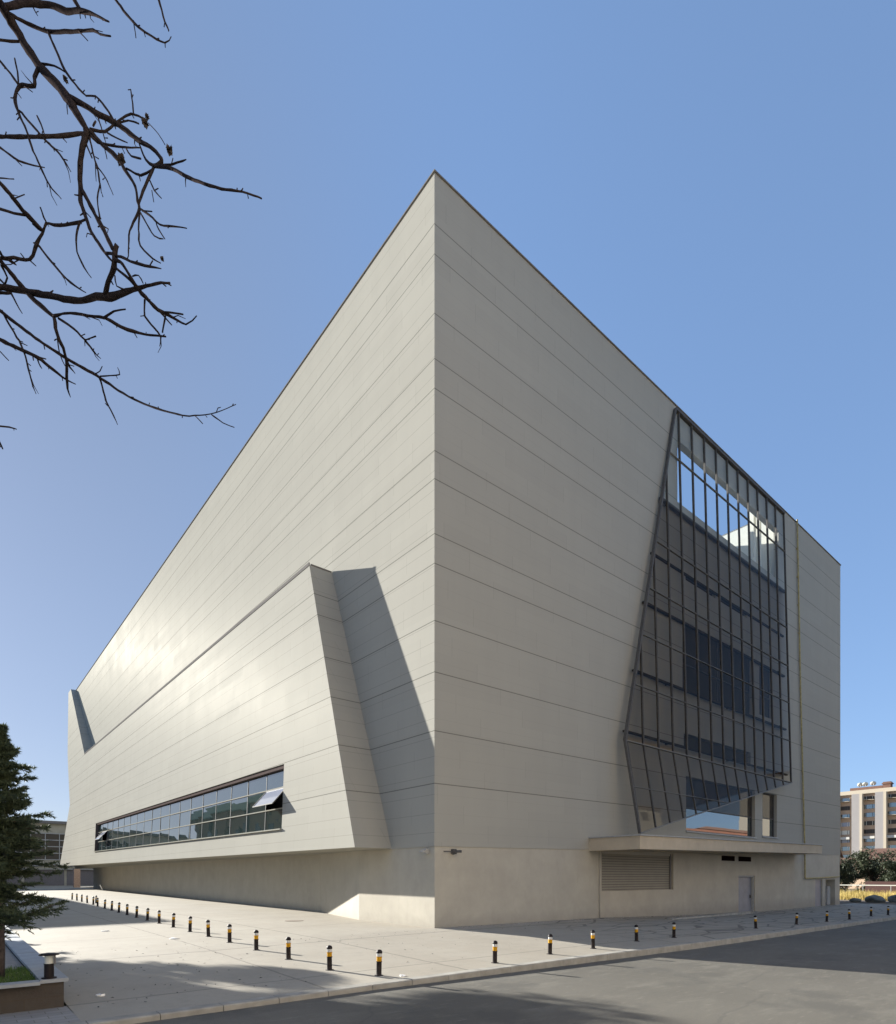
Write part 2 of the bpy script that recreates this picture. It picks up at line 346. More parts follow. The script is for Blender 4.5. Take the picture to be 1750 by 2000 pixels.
# plaza wraps the corner of the hall
m = MB()
def patch(xs, ys):
    for x0, x1 in zip(xs, xs[1:]):
        for y0, y1 in zip(ys, ys[1:]):
            m.face((x0, y0, gz(x0, y0)), (x1, y0, gz(x1, y0)), (x1, y1, gz(x1, y1)), (x0, y1, gz(x0, y1)))
patch([-13.05, -8, -4, 0, 1.5, 3, 6], [0, 4, 8, 16, 30, 60, 100, 112])
patch([-13.05, -8, -4, 0, 1.5, 3, 6, 8, 11, 15, 20, 26, 36, 47, 60], [-7.72, -6, -4, -2, 0])
tag(framed(m.build('plaza', 'paving', weld=True)), kind='structure')
# kerb: real step down to the road, laid as stones with open joints
m = MB(); x = -40
while x < 120:
    L = 1.0 if x < 30 else 3; a, b = x+.006, x+L-.006; f = 1 if x < 30 else 1
    za, zb = gz(max(a, -13), -7.9)+.012, gz(max(b, -13), -7.9)+.012
    i = len(m.v)
    m.v += [(a, -8.02, -1), (b, -8.02, -1), (b, -7.72, -1), (a, -7.72, -1), (a, -8.0, za-.02), (b, -8.0, zb-.02), (b, -7.98, zb), (a, -7.98, za), (b, -7.72, zb), (a, -7.72, za)]
    m.f += [tuple(i+k for k in q) for q in ((0, 1, 5, 4), (4, 5, 6, 7), (7, 6, 8, 9), (1, 2, 8, 6, 5), (0, 4, 7, 9, 3), (2, 3, 9, 8))]
    x += L
tag(framed(m.build('kerb', 'kerb')), kind='structure')
tag(framed(grid([-40, -30, -20, -13.05], [-7.72, -7, -6.3], lambda x, y: -.19, 'sidewalk', 'pavers')), kind='structure')
tag(framed(grid(frange(46.2, 130, 6), frange(-7.7, 60, 6), lambda x, y: -.36-.001*max(0, x-47) if x > 47 else -.5, 'verge', 'soil')), kind='structure')
tag(framed(grid([-80, -13.05, 6, 60], [112, 130, 200], lambda x, y: .2, 'yard', 'paving')), kind='structure')

# ------------------------------------------------------------------ the hall
hall = empty('panel_clad_hall', C, TH)
tag(hall, 'huge windowless hall clad in pale beige panels with a knife-sharp corner', 'building')
LY, RX, H = 87.0, 45.97, 29.56
rlow = lambda u: 3.2+.72*u/46
m = MB()
m.holes([0, LY], [3.2, H], [], lambda u, z, d: (d, u, z))
TERR = (18.26, 32.7, 24.05, 27.7, .35)
WIN = [(18.85, 28.3, 13.05, 17.25), (29.4, 31.6, 13.5, 17.05), (19.2, 22.9, 19.75, 20.15), (23.6, 27.4, 19.75, 20.15), (19.26, 28.7, 4.78, 8.05), (29.92, 32.4, 4.92, 8.06), (19.0, 28.0, 9.7, 10.6)]
m.holes([0, 8, 16, 35, 40, RX], [3.2, H], [TERR]+[w+(.32,) for w in WIN], lambda u, z, d: (u, d, z), rlow)
WX, WY = 20.0, 26.0      # L-shaped plan: deep front wing, slim wing along the left facade
for (xa, ya), (xb, yb) in (((RX, 0), (RX, WY)), ((RX, WY), (WX, WY)), ((WX, WY), (WX, LY)), ((WX, LY), (0, LY))): m.face((xa, ya, 3.3), (xb, yb, 3.3), (xb, yb, H), (xa, ya, H))
m.face((0, 0, 3.2), (RX, 0, rlow(RX)), (RX, .6, rlow(RX)), (0, .6, 3.2))
m.build('wall', 'clad', hall)
# roof deck with the open terrace well, and the terrace lining
m = MB(); m.holes([0.02, RX-.02], [0.02, WY-.02], [(17.9, 33.1, .36, 7.2, 0.1)], lambda u, z, d: (u, z, H-.12-d)); m.face((.02, WY-.02, H-.12), (WX-.02, WY-.02, H-.12), (WX-.02, LY-.02, H-.12), (.02, LY-.02, H-.12)); m.build('roof', 'roof', hall)
m = MB(); x0, x1, y0, y1, z0, z1 = 17.9, 33.1, .36, 7.2, 23.7, H-.12
m.face((x0, y0, z0), (x1, y0, z0), (x1, y1, z0), (x0, y1, z0)).face((x0, y0, z0), (x0, y1, z0), (x0, y1, z1), (x0, y0, z1)).face((x1, y0, z0), (x1, y1, z0), (x1, y1, z1), (x1, y0, z1)).face((x0, y1, z0), (x1, y1, z0), (x1, y1, z1), (x0, y1, z1))
m.box(30.6, .9, z0, 31.0, 1.3, z1-.6).box(31.6, .9, z0, 31.9, 1.3, z1-.6)
m.build('roof_terrace', 'white', hall)
m = MB(); m.box(-.05, -.06, H, .22, LY, H+.055).box(.22, -.06, H, RX+.05, .2, H+.055).box(RX-.2, .2, H, RX+.05, WY, H+.09).build('coping', 'coping', hall)
# projecting bay on the left facade: one tilted skin, deeper towards the ground
oz = lambda z: 1.96-.0433*z
P = lambda t, z: Vector((-oz(z), t, z))
outer = [(2.94, 3.22), (8.14, 17.07), (69.87, 17.66), (84.6, H+.03), (86.9, H+.03), (84.6, 20), (80.0, 12.1), (86.65, 3.6)]
hole = [(10.06, 7.69), (10.04, 4.42), (59.64, 4.91), (59.55, 8.11)]
bm = bmesh.new()
ov = [bm.verts.new(P(*p)) for p in outer]; hv = [bm.verts.new(P(*p)) for p in hole]
ed = [bm.edges.new((a, b)) for r in (ov, hv) for a, b in zip(r, r[1:]+r[:1])]
bmesh.ops.triangle_fill(bm, use_beauty=True, edges=ed)
n = len(outer)
for i in range(n):
    if i in (7,): continue
    a, b = outer[i], outer[(i+1) % n]
    q = [bm.verts.new(P(*a)), bm.verts.new(P(*b)), bm.verts.new((.01, b[0], b[1])), bm.verts.new((.01, a[0], a[1]))]; bm.faces.new(q)
a, b = outer[7], outer[0]; bm.faces.new([bm.verts.new(v) for v in (P(*a), P(*b), Vector((3.2, b[0], b[1])), Vector((3.2, a[0], a[1])))])
for a, b in zip(hole, hole[1:]+hole[:1]):
    bm.faces.new([bm.verts.new(v) for v in (P(*a), P(*b), P(*b)+Vector((.3, 0, 0)), P(*a)+Vector((.3, 0, 0)))])
me = bpy.data.meshes.new('projecting_bay'); bm.to_mesh(me); bm.free(); me.materials.append(M['clad'])
bay = bpy.data.objects.new('projecting_bay', me); COL.objects.link(bay); bay.parent = hall
m = MB(); m.bar(P(8.14, 17.10), P(69.87, 17.69), .16, .05, (1, 0, 0)); m.bar(P(8.14, 17.1)+Vector((.08, 0, 0)), Vector((-.02, 8.14, 17.1)), .05, .06)
m.build('bay_coping', 'coping', hall)
# ribbon window in the bay
def wt(t, k): # k 0 bottom .. 1 top of the opening at distance t
    f = (t-10.05)/49.55; return 4.42+.49*f+k*(3.27-.07*f)
def Q(t, k, d=.24): z = wt(t, k); return Vector((-oz(z)+d, t, z))
T0, T1, NP = 10.05, 59.6, 19; step = (T1-T0)/NP
rows = [0, .335, .665, 1.0]
m = MB()
rib = empty('ribbon_window'); rib.parent = hall
for i in range(1, NP): MB().bar(Q(T0+i*step, 0, .232), Q(T0+i*step, 1, .232), .03, .035, (0, 1, 0)).build('mullion', 'steel', rib)
m = MB()
for k in (.335, .665): m.bar(Q(T0, k, .215), Q(T1, k, .215), .06, .055)
m.build('transom', 'sill', rib)
m = MB(); m.bar(Q(T0, 1.0, .17)-Vector((0, 0, .10)), Q(T1, 1.0, .17)-Vector((0, 0, .10)), .22, .19).bar(Q(T1, 0, .12), Q(T1, 1, .12), .3, .1, (0, 1, 0)).bar(Q(T0, 0, .2), Q(T0, 1, .2), .1, .08, (0, 1, 0)); m.build('frame', 'wframe', rib)
m = MB(); m.bar(Q(T0-.05, 0, .05)+Vector((0, 0, -.02)), Q(T1, 0, .05)+Vector((0, 0, -.02)), .34, .06); m.build('sill', 'sill', rib)
openp = {(0, 1): .9, (NP-3, 1): .9}; openp = {(0, 1): 1, (17, 1): 1}
m = MB()
for i in range(NP):
    a, b = T0+i*step, T0+(i+1)*step
    for r in range(3):
        if (i, r) in openp: continue
        j = [random.uniform(-.010, .010) for _ in range(4)]
        m.face(Q(a, rows[r], .24+j[0]), Q(b, rows[r], .24+j[1]), Q(b, rows[r+1], .24+j[2]), Q(a, rows[r+1], .24+j[3]))
m.build('pane', 'glass', rib)
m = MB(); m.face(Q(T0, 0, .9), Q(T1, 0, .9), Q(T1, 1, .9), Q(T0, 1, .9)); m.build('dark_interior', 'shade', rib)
for (i, r) in openp:
    a, b = T0+i*step+.05, T0+(i+1)*step-.05; hz = Q(a, rows[r+1], .2)-Vector((0, 0, .06)); hz2 = Q(b, rows[r+1], .2)-Vector((0, 0, .06))
    d = Vector((-.74, 0, -.86)); m = MB(); m.face(hz, hz2, hz2+d, hz+d)
    s_ = m.build('sash', 'sashglass', rib)
    m = MB(); m.bar(hz, hz2, .05, .05).bar(hz+d, hz2+d, .05, .05).bar(hz, hz+d, .05, .05, (0, 1, 0)).bar(hz2, hz2+d, .05, .05, (0, 1, 0))
    m.build('sash_frame', 'dmetal', rib)
# plinth
m = MB(); pl = [(.03, .03), (.03, 5.64), (1.45, 12), (1.9, 40), (2.1, 84)]
for a, b in zip(pl, pl[1:]): m.face((a[0], a[1], -.6), (b[0], b[1], -.6), (b[0], b[1], 3.75), (a[0], a[1], 3.75))
m.face((2.1, 84, -.6), (19.9, 84, -.6), (19.9, 84, 3.75), (2.1, 84, 3.75)).face((19.9, 84, -.6), (19.9, 25.9, -.6), (19.9, 25.9, 3.75), (19.9, 84, 3.75)).face((19.9, 25.9, -.6), (45.9, 25.9, -.6), (45.9, 25.9, 3.75), (19.9, 25.9, 3.75))
m.holes([.03, 10.66], [-.6, 3.6], [], lambda u, z, d: (u, .03+d, z))
m.face((45.9, .03, -.7), (45.9, 25.9, -.7), (45.9, 25.9, 4.2), (45.9, .03, 4.2))
m.holes([10.66, 35.5], [3.2, 4.0], [], lambda u, z, d: (u, .035, z))
m.holes([35.5, 45.9], [-.7, 4.1], [(40.1, 41.7, -.45, 1.79, .12), (42.4, 44.75, -.45, 1.78, .7)], lambda u, z, d: (u, .03+d, z))
m.build('plinth', 'plaster', hall)
m = MB(); m.holes([10.66, 35.5], [-.7, 3.42], [(10.78, 17.69, 1.28, 3.36, .22), (26.0, 28.5, -.42, 2.1, .25)], lambda u, z, d: (u, -.07+d, z))
m.face((10.66, -.07, 3.42), (35.5, -.07, 3.42), (35.5, .05, 3.42), (10.66, .05, 3.42)).face((10.66, -.07, -.7), (10.66, -.07, 3.42), (10.66, .05, 3.42), (10.66, .05, -.7)).face((35.5, -.07, -.7), (35.5, -.07, 3.42), (35.5, .05, 3.42), (35.5, .05, -.7))
m.build('service_block', 'plaster2', hall)
m = MB(); m.face((10.78, .1, 1.28), (17.69, .1, 1.28), (17.69, .1, 3.36), (10.78, .1, 3.36)); m.build('roller_shutter', 'roller', hall)
m = MB(); m.box(17.5, .02, 1.29, 17.62, .09, 3.33).box(10.84, .02, 1.29, 10.92, .09, 3.33).box(10.8, -.04, 1.24, 17.67, .06, 1.277).build('shutter_rail', 'coping', hall)
d_ = MB(); d_.face((26.0, .15, -.42), (28.5, .15, -.42), (28.5, .15, 2.1), (26.0, .15, 2.1)); dr = d_.build('door', 'door', hall)
m = MB(); m.box(26.0, .0, -.42, 26.09, .14, 2.1).box(28.41, .0, -.42, 28.5, .14, 2.1).box(26.09, .0, 2.01, 28.41, .14, 2.1).build('door_frame', 'lmetal', dr)
m = MB(); m.box(28.15, .06, .55, 28.22, .14, .75).build('handle', 'dmetal', dr)
m = MB(); m.box(25.8, -.5, -.62, 28.7, -.08, -.40).build('doorstep', 'kerb', hall)
m = MB(); m.face((40.1, .14, -.45), (41.7, .14, -.45), (41.7, .14, 1.79), (40.1, .14, 1.79)).build('service_door', 'door', hall)
m = MB(); m.face((42.4, .72, -.45), (44.75, .72, -.45), (44.75, .72, 1.78), (42.4, .72, 1.78)).build('service_door', 'plaster2', hall)
m = MB(); m.box(43.9, .35, -.4, 44.6, .6, 1.2).build('meter_box', 'lmetal', hall)
for a, b in ((23.59, 25.38), (25.98, 27.83)):
    m = MB(); m.box(a, -.1, 3.06, b, -.075, 3.38)
    for k in range(5): m.box(a+.03, -.13, 3.08+k*.06, b-.03, -.10, 3.105+k*.06)
    m.build('vent_grille', 'grille', hall)
# canopy
m = MB(); cp = [(9.81, .04), (9.81, -2.86), (35.4, -2.0), (36.2, .04)]
ct = lambda x, y: 3.91+(x-9.81)*.0178
m.prism([(9.81, -.005), (9.81, -2.86), (35.4, -2.0), (36.2, -.005)], lambda x, y: ct(x, y)-.62, ct)
can = m.build('canopy', 'fascia', hall)
m = MB(); m.prism([(9.75, -.006), (9.75, -2.93), (35.5, -2.07), (36.3, -.006)], lambda x, y: ct(x, y)+.003, lambda x, y: ct(x, y)+.06); m.build('flashing', 'lmetal', can)
# windows in the right facade
for k, w in enumerate(WIN):
    a, b, c, d = w
    m = MB(); y = .2
    m.box(a, y, c, a+.07, y+.08, d).box(b-.07, y, c, b, y+.08, d).box(a+.07, y, d-.07, b-.07, y+.08, d).box(a+.07, y, c, b-.07, y+.08, c+.07)
    nd = max(1, round((b-a)/2.3)) if k < 4 else 1
    if d-c > 1:
        for i in range(1, nd): xx = a+(b-a)*i/nd; m.box(xx-.03, y, c+.07, xx+.03, y+.08, d-.07)
        m.box(a+.07, y-.002, c+(d-c)*.42, b-.07, y+.078, c+(d-c)*.42+.06)
    fr = m.build('window', 'dmetal', hall)
    m = MB()
    for i in range(nd):
        j = [random.uniform(-.006, .006) for _ in range(4)]; p, q = a+(b-a)*i/nd, a+(b-a)*(i+1)/nd
        top = d if k not in (4, 5) else c+(d-c)*.42
        m.face((p, y+.06+j[0], c), (q, y+.06+j[1], c), (q, y+.06+j[2], top), (p, y+.06+j[3], top))
    m.build('pane', 'glass' if k in (4, 5) else 'glass_dark', fr)
    if k in (4, 5): MB().face((a, y+.06, c+(d-c)*.42), (b, y+.06, c+(d-c)*.42), (b, y+.06, d), (a, y+.06, d)).build('pane', 'glass_dark', fr)
    if k in (4, 5): MB().box(a-.08, -.09, c-.09, b+.08, .18, c-.003).build('sill', 'lmetal', fr)
# glass screen hung in front of the right facade
ps = lambda z: .10+.026*(29.4-z)
SP = lambda b, z: Vector((b, -ps(z), z))
BL, ZB, ZT = 11.97, 9.0, 29.2; BT, BR = 17.82, 33.37
edge_b = lambda z: BL+(BT-BL)*(z-ZB)/(ZT-ZB)
edge_z = lambda b: ZT if b >= BT else ZB+(ZT-ZB)*(b-BL)/(BT-BL)
pk = lambda z: ps(ZB)+(ZB-z)*.165
KP = lambda b, z: Vector((b, -pk(z), z))
TIPB, TIPZ = 12.07, 4.2
kz = lambda b: TIPZ+(b-TIPB)*(ZB-TIPZ)/(BR-TIPB)
m = MB(); out = Vector((0, -1, .026))
for i in range(15):
    b = BR-.05-1.513*i
    if b < BL: break
    m.bar(SP(b, ZB), SP(b, edge_z(b)-.02), .05, .13, out)
    m.bar(KP(b, ZB), KP(b, kz(b)), .045, .10, (0, -1, .2))
m.bar(SP(BL, ZB), SP(BT, ZT), .10, .18, out).bar(SP(BT, ZT), SP(BR, ZT), .14, .2, out)
m.bar(KP(BL, ZB), KP(TIPB, TIPZ), .09, .14, out)
for z in (23.3,): m.bar(SP(edge_b(z), z)+Vector((0, .10, 0)), SP(BR, z)+Vector((0, .10, 0)), .16, .16, out)
scr = m.build('glass_screen', 'dmetal', hall)
m = MB()
for z in (26.3, 20.57, 17.7, 14.95, 12.1): m.bar(SP(edge_b(z), z), SP(BR, z), .022, .12, out)
m.bar(SP(BL, ZB), SP(BR, ZB), .04, .16, out).bar(KP(TIPB, 6.6), KP(TIPB+(6.6-TIPZ)*(BR-TIPB)/(ZB-TIPZ), 6.6), .022, .12, out).bar(KP(TIPB, TIPZ), KP(BR, ZB-.02), .05, .14, out)
m.build('transom', 'steel', scr)
m = MB()
for z in (17.0, 13.0, 9.6, 20.0): m.bar(SP(edge_b(z)+.2, z)+Vector((0, .3, 0)), SP(BR, z)+Vector((0, .3, 0)), .1, .16, out)
for z in (23.3, 17, 13, 9.6):
    for b in (16.9, 24.4, 31.9): m.bar(SP(b, z)+Vector((0, .1, 0)), (b, -.01, z), .08, .08)
m.build('support_rail', 'warmdark', scr)
m = MB(); zc = 23.3; m.face(SP(edge_b(zc), zc), SP(BR, zc), SP(BR, ZT), SP(BT, ZT)); m.build('clear_pane', 'clear', scr)
m = MB(); m.face(SP(BL, ZB), SP(BR, ZB), SP(BR, zc), SP(edge_b(zc), zc)); m.build('tinted_pane', 'tint', scr)
m = MB(); m.face(KP(TIPB, TIPZ), KP(BR, ZB-.01), KP(BL, ZB-.01)); m.build('skirt_pane', 'tint', scr)
# gas pipe, wall lamps
m = MB(); m.tube([(35.9, -.12, H+.15), (36.6, -.12, 16), (37.45, -.12, 4.0), (37.5, -.12, 1.95), (37.6, -.12, 1.9), (40, -.12, 1.93), (45.2, -.12, 2.03)], .06, 8)
for k in range(12): m.box(36.05+.135*k-.1, -.1, 27.5-2.15*k, 36.05+.135*k+.1, -.002, 27.56-2.15*k)
m.build('gas_pipe', 'pipe', hall)
for (x, y, dx, dy) in ((-.0, .45, -1, 0), (.95, .0, 0, -1)):
    m = MB(); n_ = Vector((dx, dy, 0)); s_ = Vector((-dy, dx, 0)); c = Vector((x, y, 3.02))+n_*.02
    m.bar(c-n_*.05, c+n_*.12, .16, .2).bar(c+n_*.12+s_*.03, c+n_*.34+s_*.12, .12, .10)
    m.tube([c+n_*.05, c+n_*.1-s_*.3, c-s_*.5], .02, 6)
    m.build('wall_lamp', 'lmetal' if dx else 'dmetal', hall)
# low ramp edge leading to the door
m = MB(); 
i = len(m.v)
pts = [(13.6, -2.15), (26.1, -.75)]
m.prism([(13.6, -2.3), (26.1, -.85), (26.1, -.6), (13.6, -2.05)], lambda x, y: -.7, lambda x, y: gz(x, y)+(.07 if x < 20 else .17)); tag(framed(m.build('ramp', 'kerb')), kind='structure')

# ------------------------------------------------------------------ bollards
def make_bollard():
    r = empty('bollard')
    MB().lathe([(.10, 0), (.10, .012), (.062, .02), (.06, .04), (.057, .30), (.066, .302), (.066, .318), (.057, .32)], 18).build('post', 'dusty', r, True)
    MB().lathe([(.0575, .3205), (.0575, .405), (.066, .407), (.066, .422), (.057, .424)], 18).build('yellow_band', 'yellow', r)
    MB().lathe([(.0585, .4245), (.0585, .495)], 18).build('white_band', 'whitetape', r)
    MB().lathe([(.066, .496), (.068, .515), (.062, .545), (.042, .57), (.012, .58)], 18).build('cap', 'plastic', r, True)
    return r
ORD = 'first second third fourth fifth sixth seventh eighth ninth tenth eleventh twelfth thirteenth fourteenth fifteenth sixteenth seventeenth eighteenth nineteenth twentieth twenty-first twenty-second twenty-third'.split()
proto = None
def place_bollard(x, y, label, group, tilt=0):
    global proto
    if proto is None: proto = make_bollard(); o = proto
    else: o = copy_tree(proto)
    o.location = W(x, y, gz(x, y)-.004); o.rotation_euler = (R_(random.uniform(-2.2, 2.2)+tilt*.5), R_(random.uniform(-2.2, 2.2)+tilt), random.uniform(0, 6))
    return tag(o, label, 'bollard', group)
left_row = [(-7.26, -7.1), (-7.8, -5.85), (-7.86, -3.8), (-7.86, -1.7), (-7.84, .45), (-7.75, 2.7), (-7.7, 4.9), (-7.63, 7.3), (-7.55, 9.7), (-7.5, 11.9), (-7.45, 14.2), (-7.35, 16.7), (-7.25, 19.2), (-7.15, 21.6), (-7.05, 24.2), (-6.9, 27.4), (-6.7, 30.2), (-6.6, 33.2), (-6.55, 35.9), (-6.5, 38.5), (-6.5, 41)]
for i, (x, y) in enumerate(left_row):
    place_bollard(x, y, ('yellow and white banded bollard at the kerb corner, first of the driveway row' if i == 0 else
        'farthest small bollard of the driveway row, close to the cedar branches' if i == len(left_row)-1 else
        '%s bollard from the kerb corner in the row beside the driveway' % ORD[i]), 'bollards along the driveway')
place_bollard(-6.15, 32.5, 'lone bollard set back behind the far end of the driveway row', 'bollards along the driveway')
right_row = [(-3.86, -7.3), (-1.42, -7.05), (.67, -7.0), (3.67, -6.6), (5.96, -6.7), (12.9, -6.7), (17.2, -6.8), (20.7, -7.0), (23.9, -7.1), (28.5, -6.9), (30.8, -7.2)]
for i, (x, y) in enumerate(right_row):
    place_bollard(x, y, ['sunlit banded bollard before the hall corner, first of the road row', 'sunlit banded bollard, second along the road kerb from the hall corner', 'last sunlit bollard of the road row, at the edge of the hall shadow',
        'shaded bollard just inside the hall shadow by the road kerb', 'shaded bollard on the kerb in front of the roller shutter, fifth of the road row', 'sixth bollard of the road row, standing before the grey blue door', 'seventh bollard of the road row, past the grey blue door', 'eighth bollard of the road row, before the service alcove',
        'ninth bollard of the road row, level with the far end of the hall', 'tenth bollard of the road row, beyond the hall end', 'last bollard of the road row at the right edge of the view'][i], 'bollards along the road kerb', 0 if i < 5 else random.choice((-4, 3, 5)))

# ------------------------------------------------------------------ garden bed, lamps
m = MB(); BX = -13.05; f0, f1 = -6.35, -6.75
m.face((-13.1, -6.36, -.6), (-40, -6.5, -.6), (-40, -6.5, .24), (-13.1, -6.36, .24)); m.face((-13.1, -6.36, -.6), (-13.1, 100, -.6), (-13.1, 100, .24), (-13.1, -6.36, .24))
gw = framed(m.build('garden_wall', 'stonewall')); tag(gw, 'low brown stone retaining wall of the garden bed at the bottom left', 'wall')
m = MB(); y = -6.42
while y < 60:
    L = 1.5 if y < 20 else 5; m.box(-13.44, y+.006, .241, -13.04, y+L-.006, .30+random.uniform(-.004, .004)); y += L
m.box(-40, -6.56, .241, -13.45, -6.28, .295); cp_ = m.build('wall_coping', 'bedcop'); cp_.parent = gw
tag(framed(grid([-40, -30, -20, -13.45], [-6.3, -3, 5, 20, 60, 100], lambda x, y: .225, 'garden_bed', 'path')), kind='structure')
rnd = random.Random(3); m = MB()
for k in range(9000):
    x = -13.47-rnd.random()**1.2*4.2; y = -6.25+rnd.random()*2.0
    if k > 7000: y = 1.5+rnd.random()*7; x = -13.46-rnd.random()*.5
    if k > 8000 : y = -4.3+rnd.gauss(0, .25); x = -13.5-rnd.random()*4
    a = rnd.random()*6.28; h = .04+rnd.random()*.07; w = .008; dx, dy = math.cos(a)*w, math.sin(a)*w; lx, ly = rnd.gauss(0, .03), rnd.gauss(0, .03)
    m.face((x-dx, y-dy, .224), (x+dx, y+dy, .224), (x+lx, y+ly, .225+h))
tag(framed(m.build('grass', 'grass')), 'green grass at the front of the garden bed', 'grass', kind='stuff')
def make_lamp():
    r = empty('garden_lamp')
    MB().lathe([(.11, 0), (.11, .02), (.072, .025), (.072, .235), (.078, .24), (.078, .25)], 18).build('post', 'plastic', r)
    MB().lathe([(.064, .2505), (.064, .385)], 18).build('diffuser', 'white', r)
    MB().lathe([(.06, .386), (.15, .392), (.15, .402), (.12, .418), (.02, .43)], 22).build('cap', 'plastic', r)
    m = MB(); m.box(.085, -.012, .24, .105, .012, .39); m.build('bracket', 'coping', r)
    return r
l1 = make_lamp(); l1.location = W(-13.3, -6.72+.45, .30); l1.scale = (1, 1, 1)
tag(l1, 'black mushroom lamp with white diffuser on the corner of the garden wall', 'garden lamp', 'garden lamps on the wall coping')
l2 = copy_tree(l1); l2.location = W(-13.25, 5.9, .30); tag(l2, 'second mushroom lamp farther back behind the cedar trunk', 'garden lamp', 'garden lamps on the wall coping')

# ------------------------------------------------------------------ litter, leaves, manholes
def thing_mesh(mb, name, mat, x, y, z, label, cat, group=None, rz=0):
    o = mb.build(name, mat); o.location = W(x, y, z); o.rotation_euler = (0, 0, rz); return tag(o, label, cat, group)
thing_mesh(MB().lathe([(.42, 0), (.42, .008), (.36, .012), (.02, .012)], 24), 'manhole_cover', 'iron', -2.5, 7.1, gz(-2.5, 7.1)+.001, 'round rusty manhole cover in the sunlit plaza', 'manhole cover')
for (x, y, w, lab) in ((-10.06, 7.27, .13, 'small white scrap of paper on the far sunlit paving'), (-8.86, 2.71, .15, 'white crumpled sheet on the sunlit paving near the bollard row'), (-12.47, -5.84, .07, 'pale broken shard on the shaded driveway beside the garden wall'), (-6.9, -7.5, .06, 'tiny white litter at the kerb beside the corner bollard')):
    m = MB(); k = 6; pts = [(w*(1+.35*rnd.random())*math.cos(6.28*i/k), w*.6*(1+.5*rnd.random())*math.sin(6.28*i/k), .012+.03*rnd.random()) for i in range(k)]
    for i in range(k): m.face((0, 0, .03), pts[i], pts[(i+1) % k]); m.face(pts[i], (pts[i][0], pts[i][1], 0), (pts[(i+1) % k][0], pts[(i+1) % k][1], 0), pts[(i+1) % k])
    thing_mesh(m, 'litter', 'litter', x, y, gz(x, y), lab, 'litter')
m = MB()
for k in range(300):
    if k < 150: x, y = rnd.uniform(-13, -8), rnd.uniform(-7.4, 2)
    elif k < 300: x, y = rnd.uniform(-6, 6), -rnd.random()**2*1.5-.05 if rnd.random() < .4 else rnd.uniform(-7.5, 0)
    else: x, y = .0-rnd.random()**2*1.6-.05, rnd.uniform(0, 30)
    s = .01+.022*rnd.random(); a = rnd.random()*6.28; z = gz(x, y)
    m.face(*[(x+s*math.cos(a+t)*f, y+s*math.sin(a+t)*f, z+.006+rnd.random()*.02) for t, f in ((0, 1.3), (1.6, .6), (3.1, 1.2), (4.7, .6))])
tag(framed(m.build('fallen_leaves', 'deadleaf')), 'scattered dry leaves on the plaza', 'leaves', kind='stuff')
m = MB()  # rubble, its pale colour standing in for sun patches on the paving
for k in range(420):
    x, y = rnd.uniform(.5, 40), -.1-abs(rnd.gauss(0, .45))-(.25 if rnd.random() < .3 else 0); s = .02+.04*rnd.random(); a = rnd.random()*6.28; z = gz(x, y)
    q = [(x+s*math.cos(a+t)*f, y+s*math.sin(a+t)*f, z+.003) for t, f in ((0, 1.2), (2.1, .8), (4.2, 1))]; tp_ = (x, y, z+s*.6)
    for i in range(3): m.face(q[i], q[(i+1) % 3], tp_)
tag(framed(m.build('rubble', 'palerubble')), 'pale crumbled rubble along the foot of the shaded wall', 'rubble', kind='stuff')

# ------------------------------------------------------------------ trees
def leaf_quad(m, c, s, r):
    a = Vector((r.gauss(0, 1), r.gauss(0, 1), r.gauss(0, .6))).normalized(); b = a.orthogonal().normalized(); b.rotate(Matrix.Rotation(r.random()*6.28, 3, a)); d = a.cross(b)
    m.face(c-b*s, c+d*s*.45, c+b*s, c-d*s*.45)
def needle_spray(m, p, q, r, n, ln):
    """needle tufts along the twig p-q"""
    d = q-p
    for k in range(n):
        c = p+d*r.random(); v = (d.normalized()*.7+Vector((r.gauss(0, .6), r.gauss(0, .6), r.gauss(.12, .4)))).normalized()*ln*(.6+.8*r.random())
        w = v.orthogonal().normalized()*ln*.16; m.face(c-w, c+w, c+v)
def conifer(h, rad, seed, nlev, label, loc, mat='cedar', clear=.12, dens=1.0, name='cedar_tree', ln=.10, shape=.8):
    r = random.Random(seed); root = empty(name, loc); tag(root, label, 'tree')
    mt, mc = MB(), MB()
    lean = [Vector((.04*h*math.sin(k*.9)*.2, .03*h*math.cos(k)*.2, h*k/8)) for k in range(9)]
    mt.tube(lean, [max(.012, .022*h*(1-k/8.3)) for k in range(9)], 9)
    for L in range(nlev):
        for k in range(r.randint(5, 7)):
            f = min(.985, clear+(1-clear)*(L+1.6*r.random()-.3)/nlev); z = h*f; reach = (rad*((1-f)**shape)+.10)*r.uniform(.6, 1.15)
            a = r.random()*6.283; ln_ = reach*(.65+.5*r.random()); up = .42*r.random()-.05-.10*(1-f)
            pts = [Vector((0, 0, z))]; d = Vector((math.cos(a), math.sin(a), up+.15)).normalized()
            for s in range(5):
                pts.append(pts[-1]+d*ln_/5); d = (d+Vector((r.gauss(0, .1), r.gauss(0, .1), -.05+r.gauss(0, .05)))).normalized()
            mt.tube(pts, [.011*ln_*(1-s/6)+.004 for s in range(6)], 5)
            for s in range(1, 6):
                for t in range(int(4*dens)):
                    p = pts[s-1].lerp(pts[s], r.random()); b = a+r.choice((-1, 1))*(.5+.6*r.random()); l2 = (.14+.26*r.random())*ln_*(1.15-s/6)+.05
                    q = p+Vector((math.cos(b), math.sin(b), r.gauss(-.04, .26)))*l2
                    needle_spray(mc, p, q, r, int((10+40*l2)*dens), ln)
                needle_spray(mc, pts[s-1], pts[s], r, int(14*dens), ln)
    mt.build('trunk', 'cbark', root, True); mc.build('crown', mat, root); return root
conifer(4.45, 1.4, 11, 27, 'dark young cedar with drooping branches at the left edge in front of the garden path', W(-13.95, -5.3, .22), clear=.19, dens=1.6, ln=.062)
